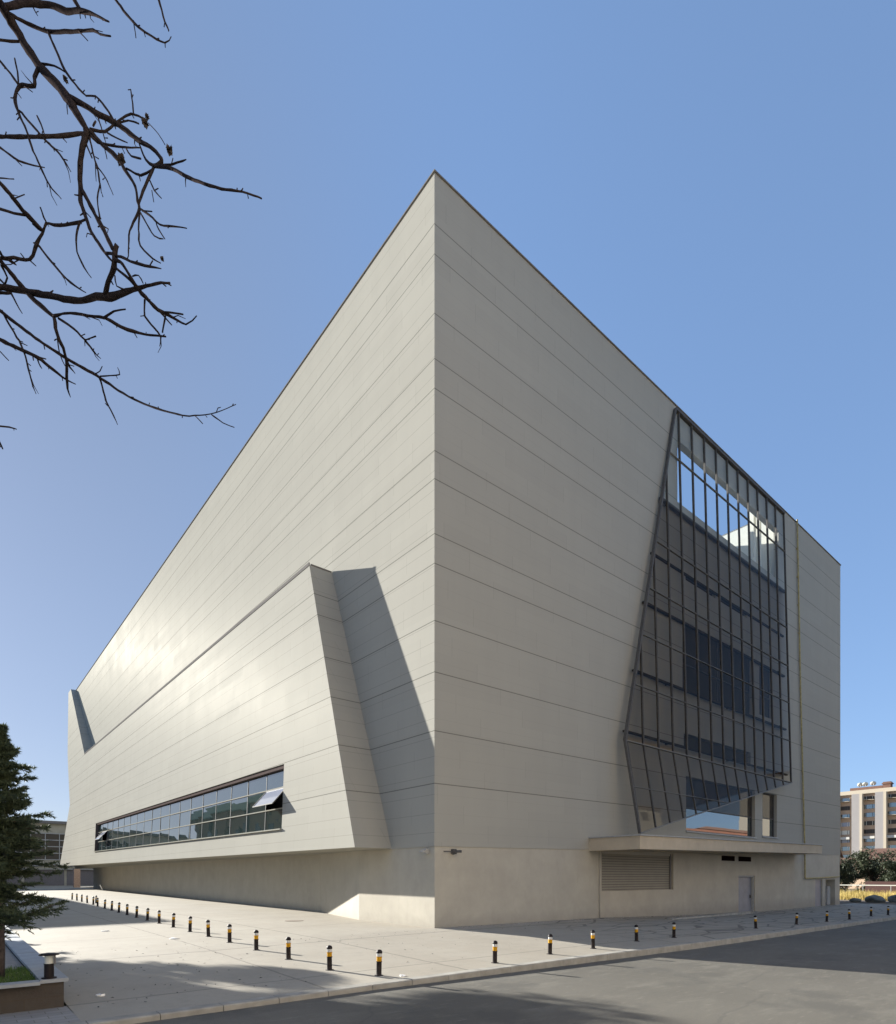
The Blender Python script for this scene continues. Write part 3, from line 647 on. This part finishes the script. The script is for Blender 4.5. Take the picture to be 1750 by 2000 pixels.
conifer(6.2, 1.8, 13, 13, 'middle cedar of the garden row, just outside the left edge', W(-15.4, 3.0, .22), dens=.8, ln=.15)  # out of view, added to throw shade on the garden coping
conifer(8.5, 2.3, 12, 14, 'tall cedar standing farther back in the garden, mostly outside the left edge', W(-16.6, 9, .22), dens=.8, ln=.17)

def crown_tree(name, label, loc, h, rad, trunk_h, mat, seed, n=5000, leaf=.14, bark='cbark', flat=.75, group=None):
    r = random.Random(seed); root = empty(name, loc); tag(root, label, 'tree', group)
    mt, mc = MB(), MB(); top = Vector((r.gauss(0, .2), r.gauss(0, .2), trunk_h+.35*(h-trunk_h)))
    mt.tube([(0, 0, -.2), tuple(top*.5), tuple(top)], [.03*h*.6, .024*h*.6, .014*h*.6], 8)
    cl = []
    cz = (h+trunk_h)/2; rz_ = (h-trunk_h)/2
    for k in range(max(9, int(22*rad/2.5))):
        u = Vector((r.gauss(0, 1), r.gauss(0, 1), r.gauss(0, 1))).normalized()*(r.random()**.45)
        c = Vector((u.x*rad, u.y*rad, cz+u.z*rz_)); cl.append((c, rad*(.22+.22*r.random())))
        mt.tube([tuple(top*.75), tuple((top+c)/2+Vector((0, 0, -.1*rad))), tuple(c)], [.008*h, .005*h, .002*h], 5)
    for k in range(n):
        c, q = r.choice(cl); u = Vector((r.gauss(0, 1), r.gauss(0, 1), r.gauss(0, 1))).normalized()*q*(r.random()**.4); u.z *= flat
        leaf_quad(mc, c+u, leaf*(.6+.8*r.random()), r)
    mt.build('trunk', bark, root, True); mc.build('crown', mat, root); return root
# tall pine beside the driveway, left of the view: it throws the feathery shade over the driveway
crown_tree('pine_tree', 'tall umbrella pine left of the view that shades the driveway', W(-18.0, 15.5, .22), 10.6, 3.3, 5.2, 'pine', 21, 7500, .17, flat=.4)
crown_tree('pine_tree', 'second umbrella pine farther along the garden, left of the view', W(-21.5, 19.5, .22), 11.5, 3.0, 6.0, 'pine', 22, 9000, .16, flat=.5)
for k, (x, y, h, rd) in enumerate(((-36, 128, 9, 6), (-44, 150, 11, 7), (-52, 140, 10, 6.5), (-62, 175, 12, 8))):
    crown_tree('broadleaf_tree', ['round green tree mirrored in the ribbon window', 'large green tree mirrored at the middle of the ribbon window', 'green tree beside the brown apartment block', 'distant green tree on the rise left of the view'][k], W(x, y, .2), h, rd, 1.5, 'hedge', 30+k, 3500, .5)

# bare tree overhead: branches follow a survey of the photograph, spread over a range of real distances
def dep(u, v): return 7.1+.75*math.sin(u/150+1.2)+.6*math.cos(v/130)+.35*math.sin((u+v)/70)
def bp(u, v, off=0): 
    d = dep(u, v)+off; return Vector(((u-875)/1168*d, d, 2+(1713-v)/1168*d))
Z1 = [
 ((-60,-60,62),(20,50,52),(110,200,46),(220,370,46),(330,490,50),(400,580,52),(440,650,56),(500,745,60)),
 ((490,740,44),(490,760,36),(465,870,32),(455,1000,28),(460,1080,28),(460,1150,24),(490,1240,22),(520,1320,20),(545,1358,22),(600,1443,24),(640,1488,20)),
 ((465,1085,24),(500,1140,24),(545,1230,24),(590,1310,24),(640,1413,26),(660,1433,30)),
 ((30,40,34),(130,20,34),(220,22,36),(310,35,34),(380,65,34),(450,60,30),(540,85,18),(620,125,14)), ((420,-10,22),(440,30,20),(462,55,20)), ((455,60,8),(458,105,5)), ((170,-5,10),(190,45,8),(215,90,5)),
 ((40,70,24),(80,95,18),(180,145,18),(270,178,20),(370,180,18),(450,178,16),(530,172,16),(570,195,16),(630,205,16)), ((450,180,8),(500,232,5)),
 ((275,185,14),(320,290,14),(370,400,14),(430,480,12),(490,545,10),(545,548,10),(600,610,16),(650,690,22)),
 ((640,-30,14),(660,0,14),(740,105,14),(830,185,12),(940,245,10),(975,208,8)), ((940,245,6),(942,272,5)), ((760,120,8),(775,215,5)), ((898,-20,14),(905,0,14),(930,90,12),(962,175,10)), ((820,185,6),(828,210,4)),
 ((240,365,14),(310,375,10),(370,410,8)),
 ((225,380,26),(195,440,20),(195,490,22),(110,490,20),(85,560,20),(105,640,16),(150,740,14),(190,860,12),(230,950,12),(280,1050,12),(350,1135,8)), ((-20,325,12),(60,420,12),(105,485,12)), ((85,335,10),(100,410,10),(105,480,10)), ((140,490,8),(185,525,5)),
 ((110,630,12),(180,710,12),(260,800,12),(340,880,12),(405,980,8)), ((210,660,10),(235,710,10),(255,770,8)),
 ((-40,775,20),(150,780,22),(320,775,22),(490,758,30)), ((355,785,7),(380,812,4)),
 ((-20,825,12),(80,900,12),(160,935,10),(255,955,8)), ((-30,222,14),(60,235,13),(130,236,14)), ((75,895,7),(125,945,4)),
 ((395,555,40),(480,600,32),(560,650,32),(650,695,32),(720,745,28),(790,800,26),(860,840,24),(910,890,20),(920,920,20),(880,945,20),(830,910,18),(805,850,16),(790,800,16)),
 ((880,945,20),(980,960,20),(1060,1005,18),(1160,1045,16),(1260,1075,14),(1380,1092,12),(1490,1130,16)), ((1370,1090,8),(1385,1072,5)),
 ((880,945,12),(980,935,12),(1060,910,8)), ((975,940,6),(985,902,5)),
 ((880,945,16),(850,1010,16),(815,1090,16),(790,1170,14)),
 ((510,745,26),(590,830,22),(660,890,24),(720,980,18),(770,1060,16),(785,1150,14),(795,1190,16),(750,1290,12),(735,1340,10),(732,1430,10),(725,1475,9),(690,1468,8)),
 ((795,1190,12),(790,1330,10),(800,1400,10),(870,1473,10),(918,1500,9)), ((800,1190,12),(870,1240,12),(910,1280,10),(990,1290,10),(1065,1300,8)), ((810,1200,8),(865,1205,6)), ((800,1210,8),(835,1275,8),(880,1345,8),(930,1362,6)), ((890,1270,8),(905,1310,8),(940,1362,6)),
 ((720,960,12),(800,1000,12),(860,970,12)), ((790,990,8),(800,1030,5)), ((855,1030,8),(880,1085,8),(920,1130,5)), ((865,1085,6),(876,1150,4)), ((880,1085,6),(902,1073,6)),
 ((510,765,14),(560,810,14),(640,830,14),(720,840,11),(800,842,10)), ((590,820,9),(610,905,5)), ((720,850,8),(750,890,10),(800,905,12)),
 ((510,780,12),(535,890,10),(560,980,10),(570,1060,9),(578,1100,5)), ((530,880,8),(560,955,8),(600,1010,7),(645,1110,5)), ((570,1050,9),(555,1130,8),(565,1220,10),(572,1245,16)), ((490,820,12),(525,900,9)), 
 ((510,735,18),(600,750,14),(660,700,12),(750,650,12),(820,680,14)), ((760,645,9),(752,560,8),(745,510,8)), ((745,510,6),(728,512,4)), ((665,705,10),(730,688,10),(790,705,10)), ((610,755,10),(670,790,8),(725,812,7)), ((550,640,10),(575,720,8),(602,810,6)), ((545,690,12),(530,720,12)),
 ((380,580,7),(385,650,4)), ((845,700,4),(900,760,3),(940,825,3)),
 ((-30,1010,22),(60,1110,24),(130,1200,26),(200,1270,28),(250,1320,24)), ((-20,1185,16),(80,1215,16),(145,1225,16)), ((-5,1015,8),(80,1020,5)), ((85,1130,8),(140,1108,6)), ((230,1180,10),(260,1260,12),(280,1275,14),(340,1285,16),(430,1270,18),(485,1252,20)), ((265,1270,14),(240,1330,14),(210,1385,20),(170,1478,18),(80,1468,18),(-20,1468,16)), ((455,1262,14),(435,1343,12),(440,1433,10),(480,1523,10),(520,1583,7)), ((215,1393,14),(310,1513,12),(400,1608,12),(490,1668,8)), ((170,1483,8),(205,1515,5)), ((490,1210,6),(518,1240,4)),
 ((-40,1400,18),(0,1440,16),(30,1470,12),(90,1510,8)),
]
Z2 = [
 ((668,110,26),(655,150,34),(650,240,30),(615,330,28),(600,395,38)), ((-400,330,44),(-200,345,40),(-20,350,36),(60,360,36),(140,375,34),(300,405,36),(450,430,36),(560,405,40),(620,410,46),(700,385,36),(780,360,34),(860,340,28),(920,328,30),(970,330,24)),
 ((645,200,20),(685,205,20),(730,275,18),(770,340,22),(830,410,22),(900,480,20),(960,510,16),(1060,565,11),(1120,515,10)), ((900,480,11),(980,570,6)), ((940,495,13),(1000,500,11),(1045,508,10)), ((825,425,10),(825,515,10),(880,585,10),(915,635,10),(910,690,6)), ((800,518,5),(825,515,6)), ((945,510,10),(925,610,9)),
 ((660,175,14),(690,180,14),(770,215,16),(850,235,14),(920,247,8)), ((660,245,14),(740,310,14),(765,345,14)), ((655,285,8),(665,345,8),(715,368,7)), ((755,290,8),(790,285,8),(815,330,6)),
 ((600,160,18),(660,165,16)),
 ((-60,120,28),(0,200,26),(60,270,26),(130,355,28),(200,430,28),(310,525,30)), ((305,520,20),(350,505,14),(400,500,16),(500,515,16),(600,530,18),(690,580,18),(760,605,16),(830,622,14),(945,632,17)), ((590,530,14),(650,490,10),(715,478,9)),
 ((310,525,24),(325,620,20),(360,700,18),(380,770,15),(400,810,12),(428,845,6)), ((325,630,8),(340,730,8),(370,800,6)), ((378,760,18),(380,870,16),(385,930,13),(402,980,6)), ((335,530,13),(420,590,12),(480,650,12),(530,715,11),(575,760,6)), ((485,655,8),(545,632,8)), ((482,660,6),(484,688,4)), ((310,655,6),(325,648,7)),
 ((-300,330,30),(-150,400,26),(-20,470,22),(80,550,20),(200,640,18),(350,740,18),(450,800,18),(550,855,18),(650,925,14),(760,990,12),(880,1040,12),(1040,1083,11),(1110,1083,10),(1200,1075,10),(1290,1045,8),(1345,1020,6)), ((1205,1078,8),(1270,1125,6),(1335,1152,5)), ((1110,1083,6),(1155,1130,5)), ((568,868,12),(605,1000,10),(635,1060,10),(670,1135,6)), ((600,1015,5),(615,1030,6)), ((570,860,9),(630,856,8),(682,850,7),(670,810,5)), ((545,845,8),(570,830,6),(582,803,5)),
 ((-300,470,28),(-150,560,24),(-20,640,22),(100,700,20),(210,750,20),(300,820,18),(380,880,16),(432,905,9)), ((10,490,13),(80,610,12),(120,680,12),(145,750,10),(170,850,10),(190,920,9),(205,960,6)), ((210,752,12),(222,790,8),(237,815,6)), ((215,750,8),(262,762,6)), ((120,670,6),(155,685,4)),
 ((-20,700,8),(50,770,6)), ((-40,1140,12),(50,1150,10),(95,1162,7)), ((-30,1180,14),(15,1275,9)), ((55,365,12),(90,440,10),(127,502,6)), ((-60,270,12),(-20,290,12),(30,340,10)), ((10,230,14),(40,300,12),(20,340,9)), ((-20,190,10),(60,200,12),(95,228,6)), ((185,-10,8),(215,20,8),(240,35,8)), ((60,385,18),(-60,388,16),(-200,400,16)),
]
rt = random.Random(5)
def smooth(pts):
    out = []
    P_ = [pts[0]]+list(pts)+[pts[-1]]
    for i in range(1, len(P_)-2):
        p0, p1, p2, p3 = P_[i-1:i+3]; L = math.hypot(p2[0]-p1[0], p2[1]-p1[1]); n = max(2, int(L/9))
        for k in range(n):
            t = k/n; out.append(tuple(.5*((2*p1[c])+(-p0[c]+p2[c])*t+(2*p0[c]-5*p1[c]+4*p2[c]-p3[c])*t*t+(-p0[c]+3*p1[c]-3*p2[c]+p3[c])*t**3) for c in range(3)))
    out.append(pts[-1]); return out
bare = empty('bare_tree', (-8.6, 8.4, -.2)); tag(bare, 'leafless tree whose dark twiggy branches hang into the upper left sky', 'tree')
mb = MB(); B0 = Vector((-8.6, 8.4, -.2))
def branch(pts, dv):
    q = smooth([(x/2.917, y/2.917+dv, w/2.917) for x, y, w in pts]); line = []; rad = []; rings = []
    for k, (u, v, w) in enumerate(q):
        j = .35*min(1, w/4)
        p = bp(u+rt.gauss(0, j), v+rt.gauss(0, j)); line.append(p-B0); rad.append(max(.0045, .47*w/1168*p.y*(1+rt.gauss(0, .08))*min(1, .42+2.2*(1-k/len(q)))))
    mb.tube(line, rad, 6)
    for k in range(4, len(line)-2):         # fine side twigs
        if rt.random() < .07 and rad[k] < .05:
            d = (line[k+1]-line[k]).normalized(); sd = Vector((rt.gauss(0, 1), rt.gauss(0, .7), rt.gauss(-.2, 1))); sd = (sd-d*sd.dot(d)).normalized(); L = .08+.16*rt.random()
            p1 = line[k]+(sd*.7+d)*L*.5; p2 = p1+(sd*.3+d+Vector((rt.gauss(0, .3), 0, rt.gauss(-.1, .3))))*L*.5; mb.tube([line[k], p1, p2], [max(.006, rad[k]*.4), .005, .003], 4)
    for k in range(3, len(line)-1, 1):      # buds and stubs
        if rt.random() < .20 and rad[k] < .045:
            d = (line[k+1]-line[k]).normalized(); s = Vector((rt.gauss(0, 1), rt.gauss(0, .5), rt.gauss(0, 1))); s = (s-d*s.dot(d)).normalized()
            ln = rad[k]*1.1+.012+.03*rt.random(); mb.tube([line[k], line[k]+(s+d*.7)*ln], [rad[k]*.45, .006], 4)
for b in Z1: branch(b, 0)
for b in Z2: branch(b, 440)
mb.build('branches', 'bark', bare, True)
mt = MB(); tp = [(-330, 2060), (-325, 1700), (-310, 1350), (-290, 1000), (-265, 760), (-235, 560), (-215, 350), (-170, 120), (-110, -90), (-50, -75), (-20.6, -20.6)]
line = []; rads = [.20, .17, .16, .15, .145, .13, .115, .10, .08, .075, .065]
for (u, v) in tp: line.append(bp(u, v, .0)-B0)
line[0] = Vector((0, 0, -.1)); line[1] = Vector((.05, .02, 2.3)); mt.tube(line, rads, 10)
for uv, br in (((-137, 553), 4), ((-103, 553), 4), ((-103, 601), 5)): mt.tube([line[br], bp(*uv)-B0], [.09, .05], 8)
for v in (266, 490, 943, 943, 120, 840): mt.tube([line[6 if v < 400 else 5 if v < 700 else 3], bp(-110, v)-B0, bp(-12, v)-B0], [.07, .04, .022], 7)
for (a, b) in ((7, (-260, -500)), (7, (-420, -250)), (6, (-560, 100)), (5, (-640, 420)), (8, (120, -420)), (4, (-520, 700))):
    p = line[a]; q = bp(b[0], b[1])-B0; n_ = []
    for k in range(8): n_.append(p.lerp(q, k/7)+Vector((rt.gauss(0, .06), rt.gauss(0, .2), rt.gauss(0, .06)))*(k > 0))
    mt.tube(n_, [.07*(1-k/8)+.008 for k in range(8)], 6)
    for k in range(2, 8):
        e = n_[k]+Vector((rt.gauss(0, .5), rt.gauss(0, .5), rt.gauss(.1, .5))); mt.tube([n_[k], (n_[k]+e)/2+Vector((rt.gauss(0, .06), 0, rt.gauss(0, .06))), e], [.02, .013, .006], 5)
mt.build('trunk', 'bark', bare, True)
for k, (u, v, r_) in enumerate(((825, 700, 30), (965, 855, 28), (690, 910, 34), (372, 452, 22), (922, 190+1283, 14), (838, 668, 20))):
    c = bp(u/2.917, v/2.917)-B0; m = MB(); s = r_/2.917/1168*7
    for q in range(14):
        d = Vector((rt.gauss(0, 1), rt.gauss(0, 1), rt.gauss(0, 1))).normalized(); e = d.orthogonal().normalized()
        m.face(c-e*s*.6+d*s*.3, c+d*s*rt.uniform(.6, 1.15), c+e*s*.6+d*s*.2, c-d*s*.3)
    m.build('withered_leaf', 'deadleaf', bare)

# ------------------------------------------------------------------ behind, left: office block across the yard
ob = empty('office_block', W(-18, 113, .2), TH); tag(ob, 'grey office block with gridded glass front behind the cedar at the far left', 'building')
MB().box(-14, .0, 0, 40, 18, 11.6).build('wall', 'officewall', ob)
m = MB(); m.box(-14.3, -.8, 11.6, 40.3, 18.3, 12.1).build('roof', 'coping', ob)
m = MB(); m.box(-13.5, -.09, 5.0, 39, -.03, 9.8).build('glass_front', 'glass_dark', ob)
m = MB()
for z in (5.0, 6.2, 7.4, 8.6, 9.8): m.box(-13.6, -.16, z-.07, 39.1, -.092, z+.07)
for k in range(25): x = -13.5+k*2.19; m.box(x-.06, -.15, 5.07, x+.06, -.093, 9.73)
m.build('window_frame', 'lmetal', ob)
m = MB(); m.box(-14, -.35, 3.75, 40, -.002, 4.15); m.box(-14, -.6, 3.2, 40, -.002, 3.35).build('ledge', 'lmetal', ob)
for k in range(6): 
    m = MB(); a = -12+k*6.5; m.box(a, -.08, .05, a+6.1, -.003, 3.1).box(a+2.9, -.1, .05, a+2.98, -.082, 3.1).build('shutter', 'sheet', ob)
m = MB(); m.box(-14, -1.2, 0, 40, -.4, .22).build('step', 'kerb', ob)
bp_ = framed(MB().prism([(1.3, 96), (2.2, 96), (2.2, 97), (1.3, 97)], .2, lambda x, y: 3.5).build('brick_pier', 'brick')); tag(bp_, 'weathered brick pier at the far left end of the hall', 'pier')
# brown apartment block beyond the left edge, mirrored in the ribbon window
bb = empty('brown_block', W(-20.5, 53.5, .2), TH); tag(bb, 'brown apartment block left of the view, mirrored in the ribbon window', 'building')
MB().box(-12, 0, -.5, 0, 36, 13.4).build('wall', 'brown', bb)
m = MB(); m.box(-12.4, -.4, 13.4, .4, 36.4, 14.5)
m.build('roof', 'greenroof', bb)
for fl in range(4):
    for k in range(7):
        m = MB(); y = 2+k*5; m.box(.003, y, 1.2+fl*2.7, .06, y+1.8, 2.7+fl*2.7); m.build('window', 'glass_dark', bb)
for k in range(5): MB().box(.002, 4.3+7*k, 0, .35, 4.9+7*k, 13.3).build('pilaster', 'shade' if k % 2 else 'brown', bb)

# across the road, unseen: pale blocks added to bounce sun onto the shaded facade
for k, (x0, w, h, col) in enumerate(((-24, 33, 26, 'peach'), (43, 30, 24, 'cream'), (77, 44, 11.5, 'brick'), (126, 44, 27, 'cream'))):
    rb = empty('street_block', W(x0, (-44, -44, -50, -44)[k], -.6), TH); tag(rb, ['tall peach apartment block across the road facing the hall corner', 'pale apartment block across the road, farthest right', 'low brick building across the road mirrored in the lower windows', 'tall cream apartment block far along the road, out of view'][k], 'building', 'apartment blocks across the road')
    MB().box(0, 0, 0, w, 12, h).build('wall', 'st'+col, rb); MB().box(-.3, -.3, h, w+.3, 12.3, h+.5).build('roof', 'tile', rb)
    for fl in range(int(h/3)):
        for q in range(int(w/4.6)): MB().box(1.6+q*4.6, 12.003, 1.1+3*fl, 3.4+q*4.6, 12.05, 2.5+3*fl).build('window', 'glass_dark', rb)
# ------------------------------------------------------------------ behind, right: apartments, houses, hedge
AX = 244; rr_ = random.Random(4)
ap = empty('apartment_building', W(AX, 0, -2), TH); tag(ap, 'peach apartment building with grey pilasters and rows of windows at the far right', 'building')
Z0 = 2  # local z = world z + 2
MB().box(0, 20, 0, 16, 66, 33.2+Z0-.6).build('wall', 'peach', ap)
m = MB(); m.box(-.9, 19.5, 32.6+Z0, 16.5, 66.5, 34.0+Z0).build('cornice', 'cream', ap)
m = MB(); m.box(1.5, 46.8, 34+Z0, 9, 57, 35.3+Z0).build('penthouse', 'tile', ap)
m = MB(); m.box(-.6, 43.9, 34+Z0, 2, 46.2, 36.2+Z0).box(-.8, 43.6, 35.4+Z0, 2.2, 46.5, 35.8+Z0).build('chimney', 'tile', ap)
for yc in (54.1, 46.8, 39.4, 32.0, 61.6):
    f = MB().box(-2.2, yc-1.2, 0, -.004, yc+1.35, 32.55+Z0).build('pilaster', 'grey', ap)
    MB().box(-2.3, yc-2.0, 0, -.003, yc-1.203, 32.55+Z0).build('trim', 'cream', ap)
for yc in (58.3, 50.4, 43.0, 35.6, 28.4):
    for fl in range(11):
        z = 31.5-3.03*fl+Z0; wd = 1.75
        m = MB(); m.box(-.12, yc-wd, z-1.45, -.004, yc+wd, z+.05)
        w = m.build('window', 'white' if (fl == 4 and yc > 57) else rr_.choice(('glass', 'glass', 'glass_dark', 'sashglass')), ap)
        m = MB()
        for t in (-wd, -.62*wd, .5*wd, wd-.12): m.box(-.2, yc+t, z-1.45, -.122, yc+t+.12, z+.05)
        m.build('frame', 'dmetal' if fl % 3 else 'white', w)
    for fl in (0, 2):
        if yc != 50.4 or fl == 0: MB().bar((-.9, yc-1.8, 30.1-3.03*fl+Z0), (-.9, yc+1.8, 30.35-3.03*fl+Z0), 1.7, .12).build('awning', 'cream', ap)
    m = MB(); m.box(-1.6, yc-1.9, 16.0+Z0, -.003, yc+1.9, 16.9+Z0).build('awning', 'awn', ap)
for k, y in enumerate((53.9, 52.3, 49.8)):
    d = MB().lathe([(.1, 0), (.7, .12), (.95, .4), (.9, .42), (.1, .08)], 14); d.tube([(0, 0, .05), (0, 0, -.9)], .06, 6)
    o = d.build('satellite_dish', 'white'); o.location = W(AX+2.2, y, 35.3+.9); o.rotation_euler = (R_(50), 0, R_(150)); tag(o, ['white satellite dish on the apartment penthouse, leftmost', 'white satellite dish in the middle of the apartment penthouse roof', 'white satellite dish on the apartment penthouse, nearest the chimney'][k], 'satellite dish', 'satellite dishes on the apartment roof')
for k, (x, y, w, d, h, rh) in enumerate(((134, 22, 9, 12, 4.5, 2.4), (150, 33, 10, 10, 7.2, 2.4), (152, 16, 9, 11, 6.8, 2.6), (120, 4, 10, 12, 4, 2.4), (112, -20, 10, 13, 4.5, 2.6), (135, -40, 12, 14, 5, 3), (160, -60, 12, 14, 5.5, 3))):
    hs = empty('low_house', W(x, y, -.6), TH+R_((-8, 6, 10, 0, -5, 8, 0)[k])); tag(hs, ['low red roofed house behind the dark hedge, left one', 'taller red roofed house just below the apartment building', 'red roofed house with white gable beside the apartments', 'low red roofed house at the right, out of view', 'red roofed house along the road, out of view', 'wide red roofed house farther along the road, out of view', 'last red roofed house along the road, out of view'][k], 'house')
    MB().box(0, 0, 0, w, d, h).build('wall', 'cream' if k % 2 else 'peach', hs)
    m = MB(); e = .5; m.face((-e, -e, h), (w/2, -e, h+rh), (w/2, d+e, h+rh), (-e, d+e, h)).face((w+e, -e, h), (w+e, d+e, h), (w/2, d+e, h+rh), (w/2, -e, h+rh)); m.build('roof', 'tile', hs)
    MB().face((0, .0, h), (w, .0, h), (w/2, .0, h+rh-.25)).face((0, d, h), (w, d, h), (w/2, d, h+rh-.25)).build('gable', 'white', hs)
    for q in range(3): MB().box(-.06, 1.5+q*(d-3)/2.6, h-2.2, -.004, 2.9+q*(d-3)/2.6, h-.8).build('window', 'glass_dark', hs)
for k, (x, y, h, rd) in enumerate(((80.5, 12.5, 5.4, 2.9), (83, 7.0, 6.4, 3.3), (88, 2.6, 6.6, 3.2), (78, 2.6, 5.2, 2.5), (95, 15, 5.6, 3.2), (92, -3, 6.5, 3.4))):
    crown_tree('evergreen_shrub', ['dark rounded evergreen beside the far end of the hall', 'tallest dark evergreen in the clump right of the hall', 'dark evergreen at the right edge of the view', 'low dark evergreen in front of the clump by the weeds', 'dark evergreen half hidden behind the clump', 'dark evergreen past the right edge'][k], W(x, y, -.5), h, rd, .3, 'hedge', 50+k, 6500, .15, group='evergreens beyond the hall')
for k, (x, y, h) in enumerate(((118, 34, 7.5), (124, 27, 7), (116, 20, 6.6))):
    crown_tree('leafless_tree', ['brownish thin tree before the red roofs, left', 'brownish thin tree before the red roofs, middle', 'brownish thin tree before the red roofs, right'][k], W(x, y, -.5), h, 3, 2, 'twigs', 70+k, 900, .2, bark='bark')
m = MB(); rr = random.Random(9)
for k in range(5200):
    x = rr.uniform(57, 72); y = rr.uniform(-3.5, 7.5); h = (.35+.75*rr.random())*(.6+.5*noise.noise(Vector((x*.5, y*.5, 0)))+.3); a = rr.random()*6.28; w = .03
    m.face((x-math.cos(a)*w, y-math.sin(a)*w, -.4), (x+math.cos(a)*w, y+math.sin(a)*w, -.4), (x+rr.gauss(0, .14), y+rr.gauss(0, .14), -.4+h))
tag(framed(m.build('dry_weeds', 'reed')), 'tall dry yellow weeds beyond the hall', 'weeds', kind='stuff')
for k, (x, y, s) in enumerate(((52.2, -1.0, .8), (53.8, -2.6, .95), (55.5, -3.6, .8), (51.3, .4, .45))):
    m = bmesh.new(); bmesh.ops.create_icosphere(m, subdivisions=3, radius=s)
    for v in m.verts: v.co *= 1+.25*noise.noise(v.co*1.4+Vector((k*7, 0, 0)))+.06*noise.noise(v.co*6); v.co.z *= .55
    me = bpy.data.meshes.new('boulder'); m.to_mesh(me); m.free(); me.materials.append(M['boulder']); o = bpy.data.objects.new('boulder', me); COL.objects.link(o); o.location = W(x, y, -.33+s*.25)
    tag(o, ['grey green boulder in the middle of the row at the weeds', 'largest grey boulder before the yellow weeds', 'grey boulder nearest the right edge of the view', 'smallest boulder close to the hall end'][k], 'boulder', 'boulders before the weeds')
rw = framed(MB().box(75.0, -2.5, -.5, 75.4, 6.0, 1.45).build('red_wall', 'redpaint')); tag(rw, 'low faded red wall in front of the dark evergreens', 'wall')
gr = empty('guard_rail', W(73.5, -6, -.5), TH); tag(gr, 'pale horizontal guard rail in front of the evergreens', 'railing')
MB().box(0, 0, 1.42, .08, 18, 1.54).build('rail', 'white', gr)
for k in range(7): MB().box(.01, .2+k*2.9, 0, .07, .28+k*2.9, 1.42).build('post', 'lmetal', gr)
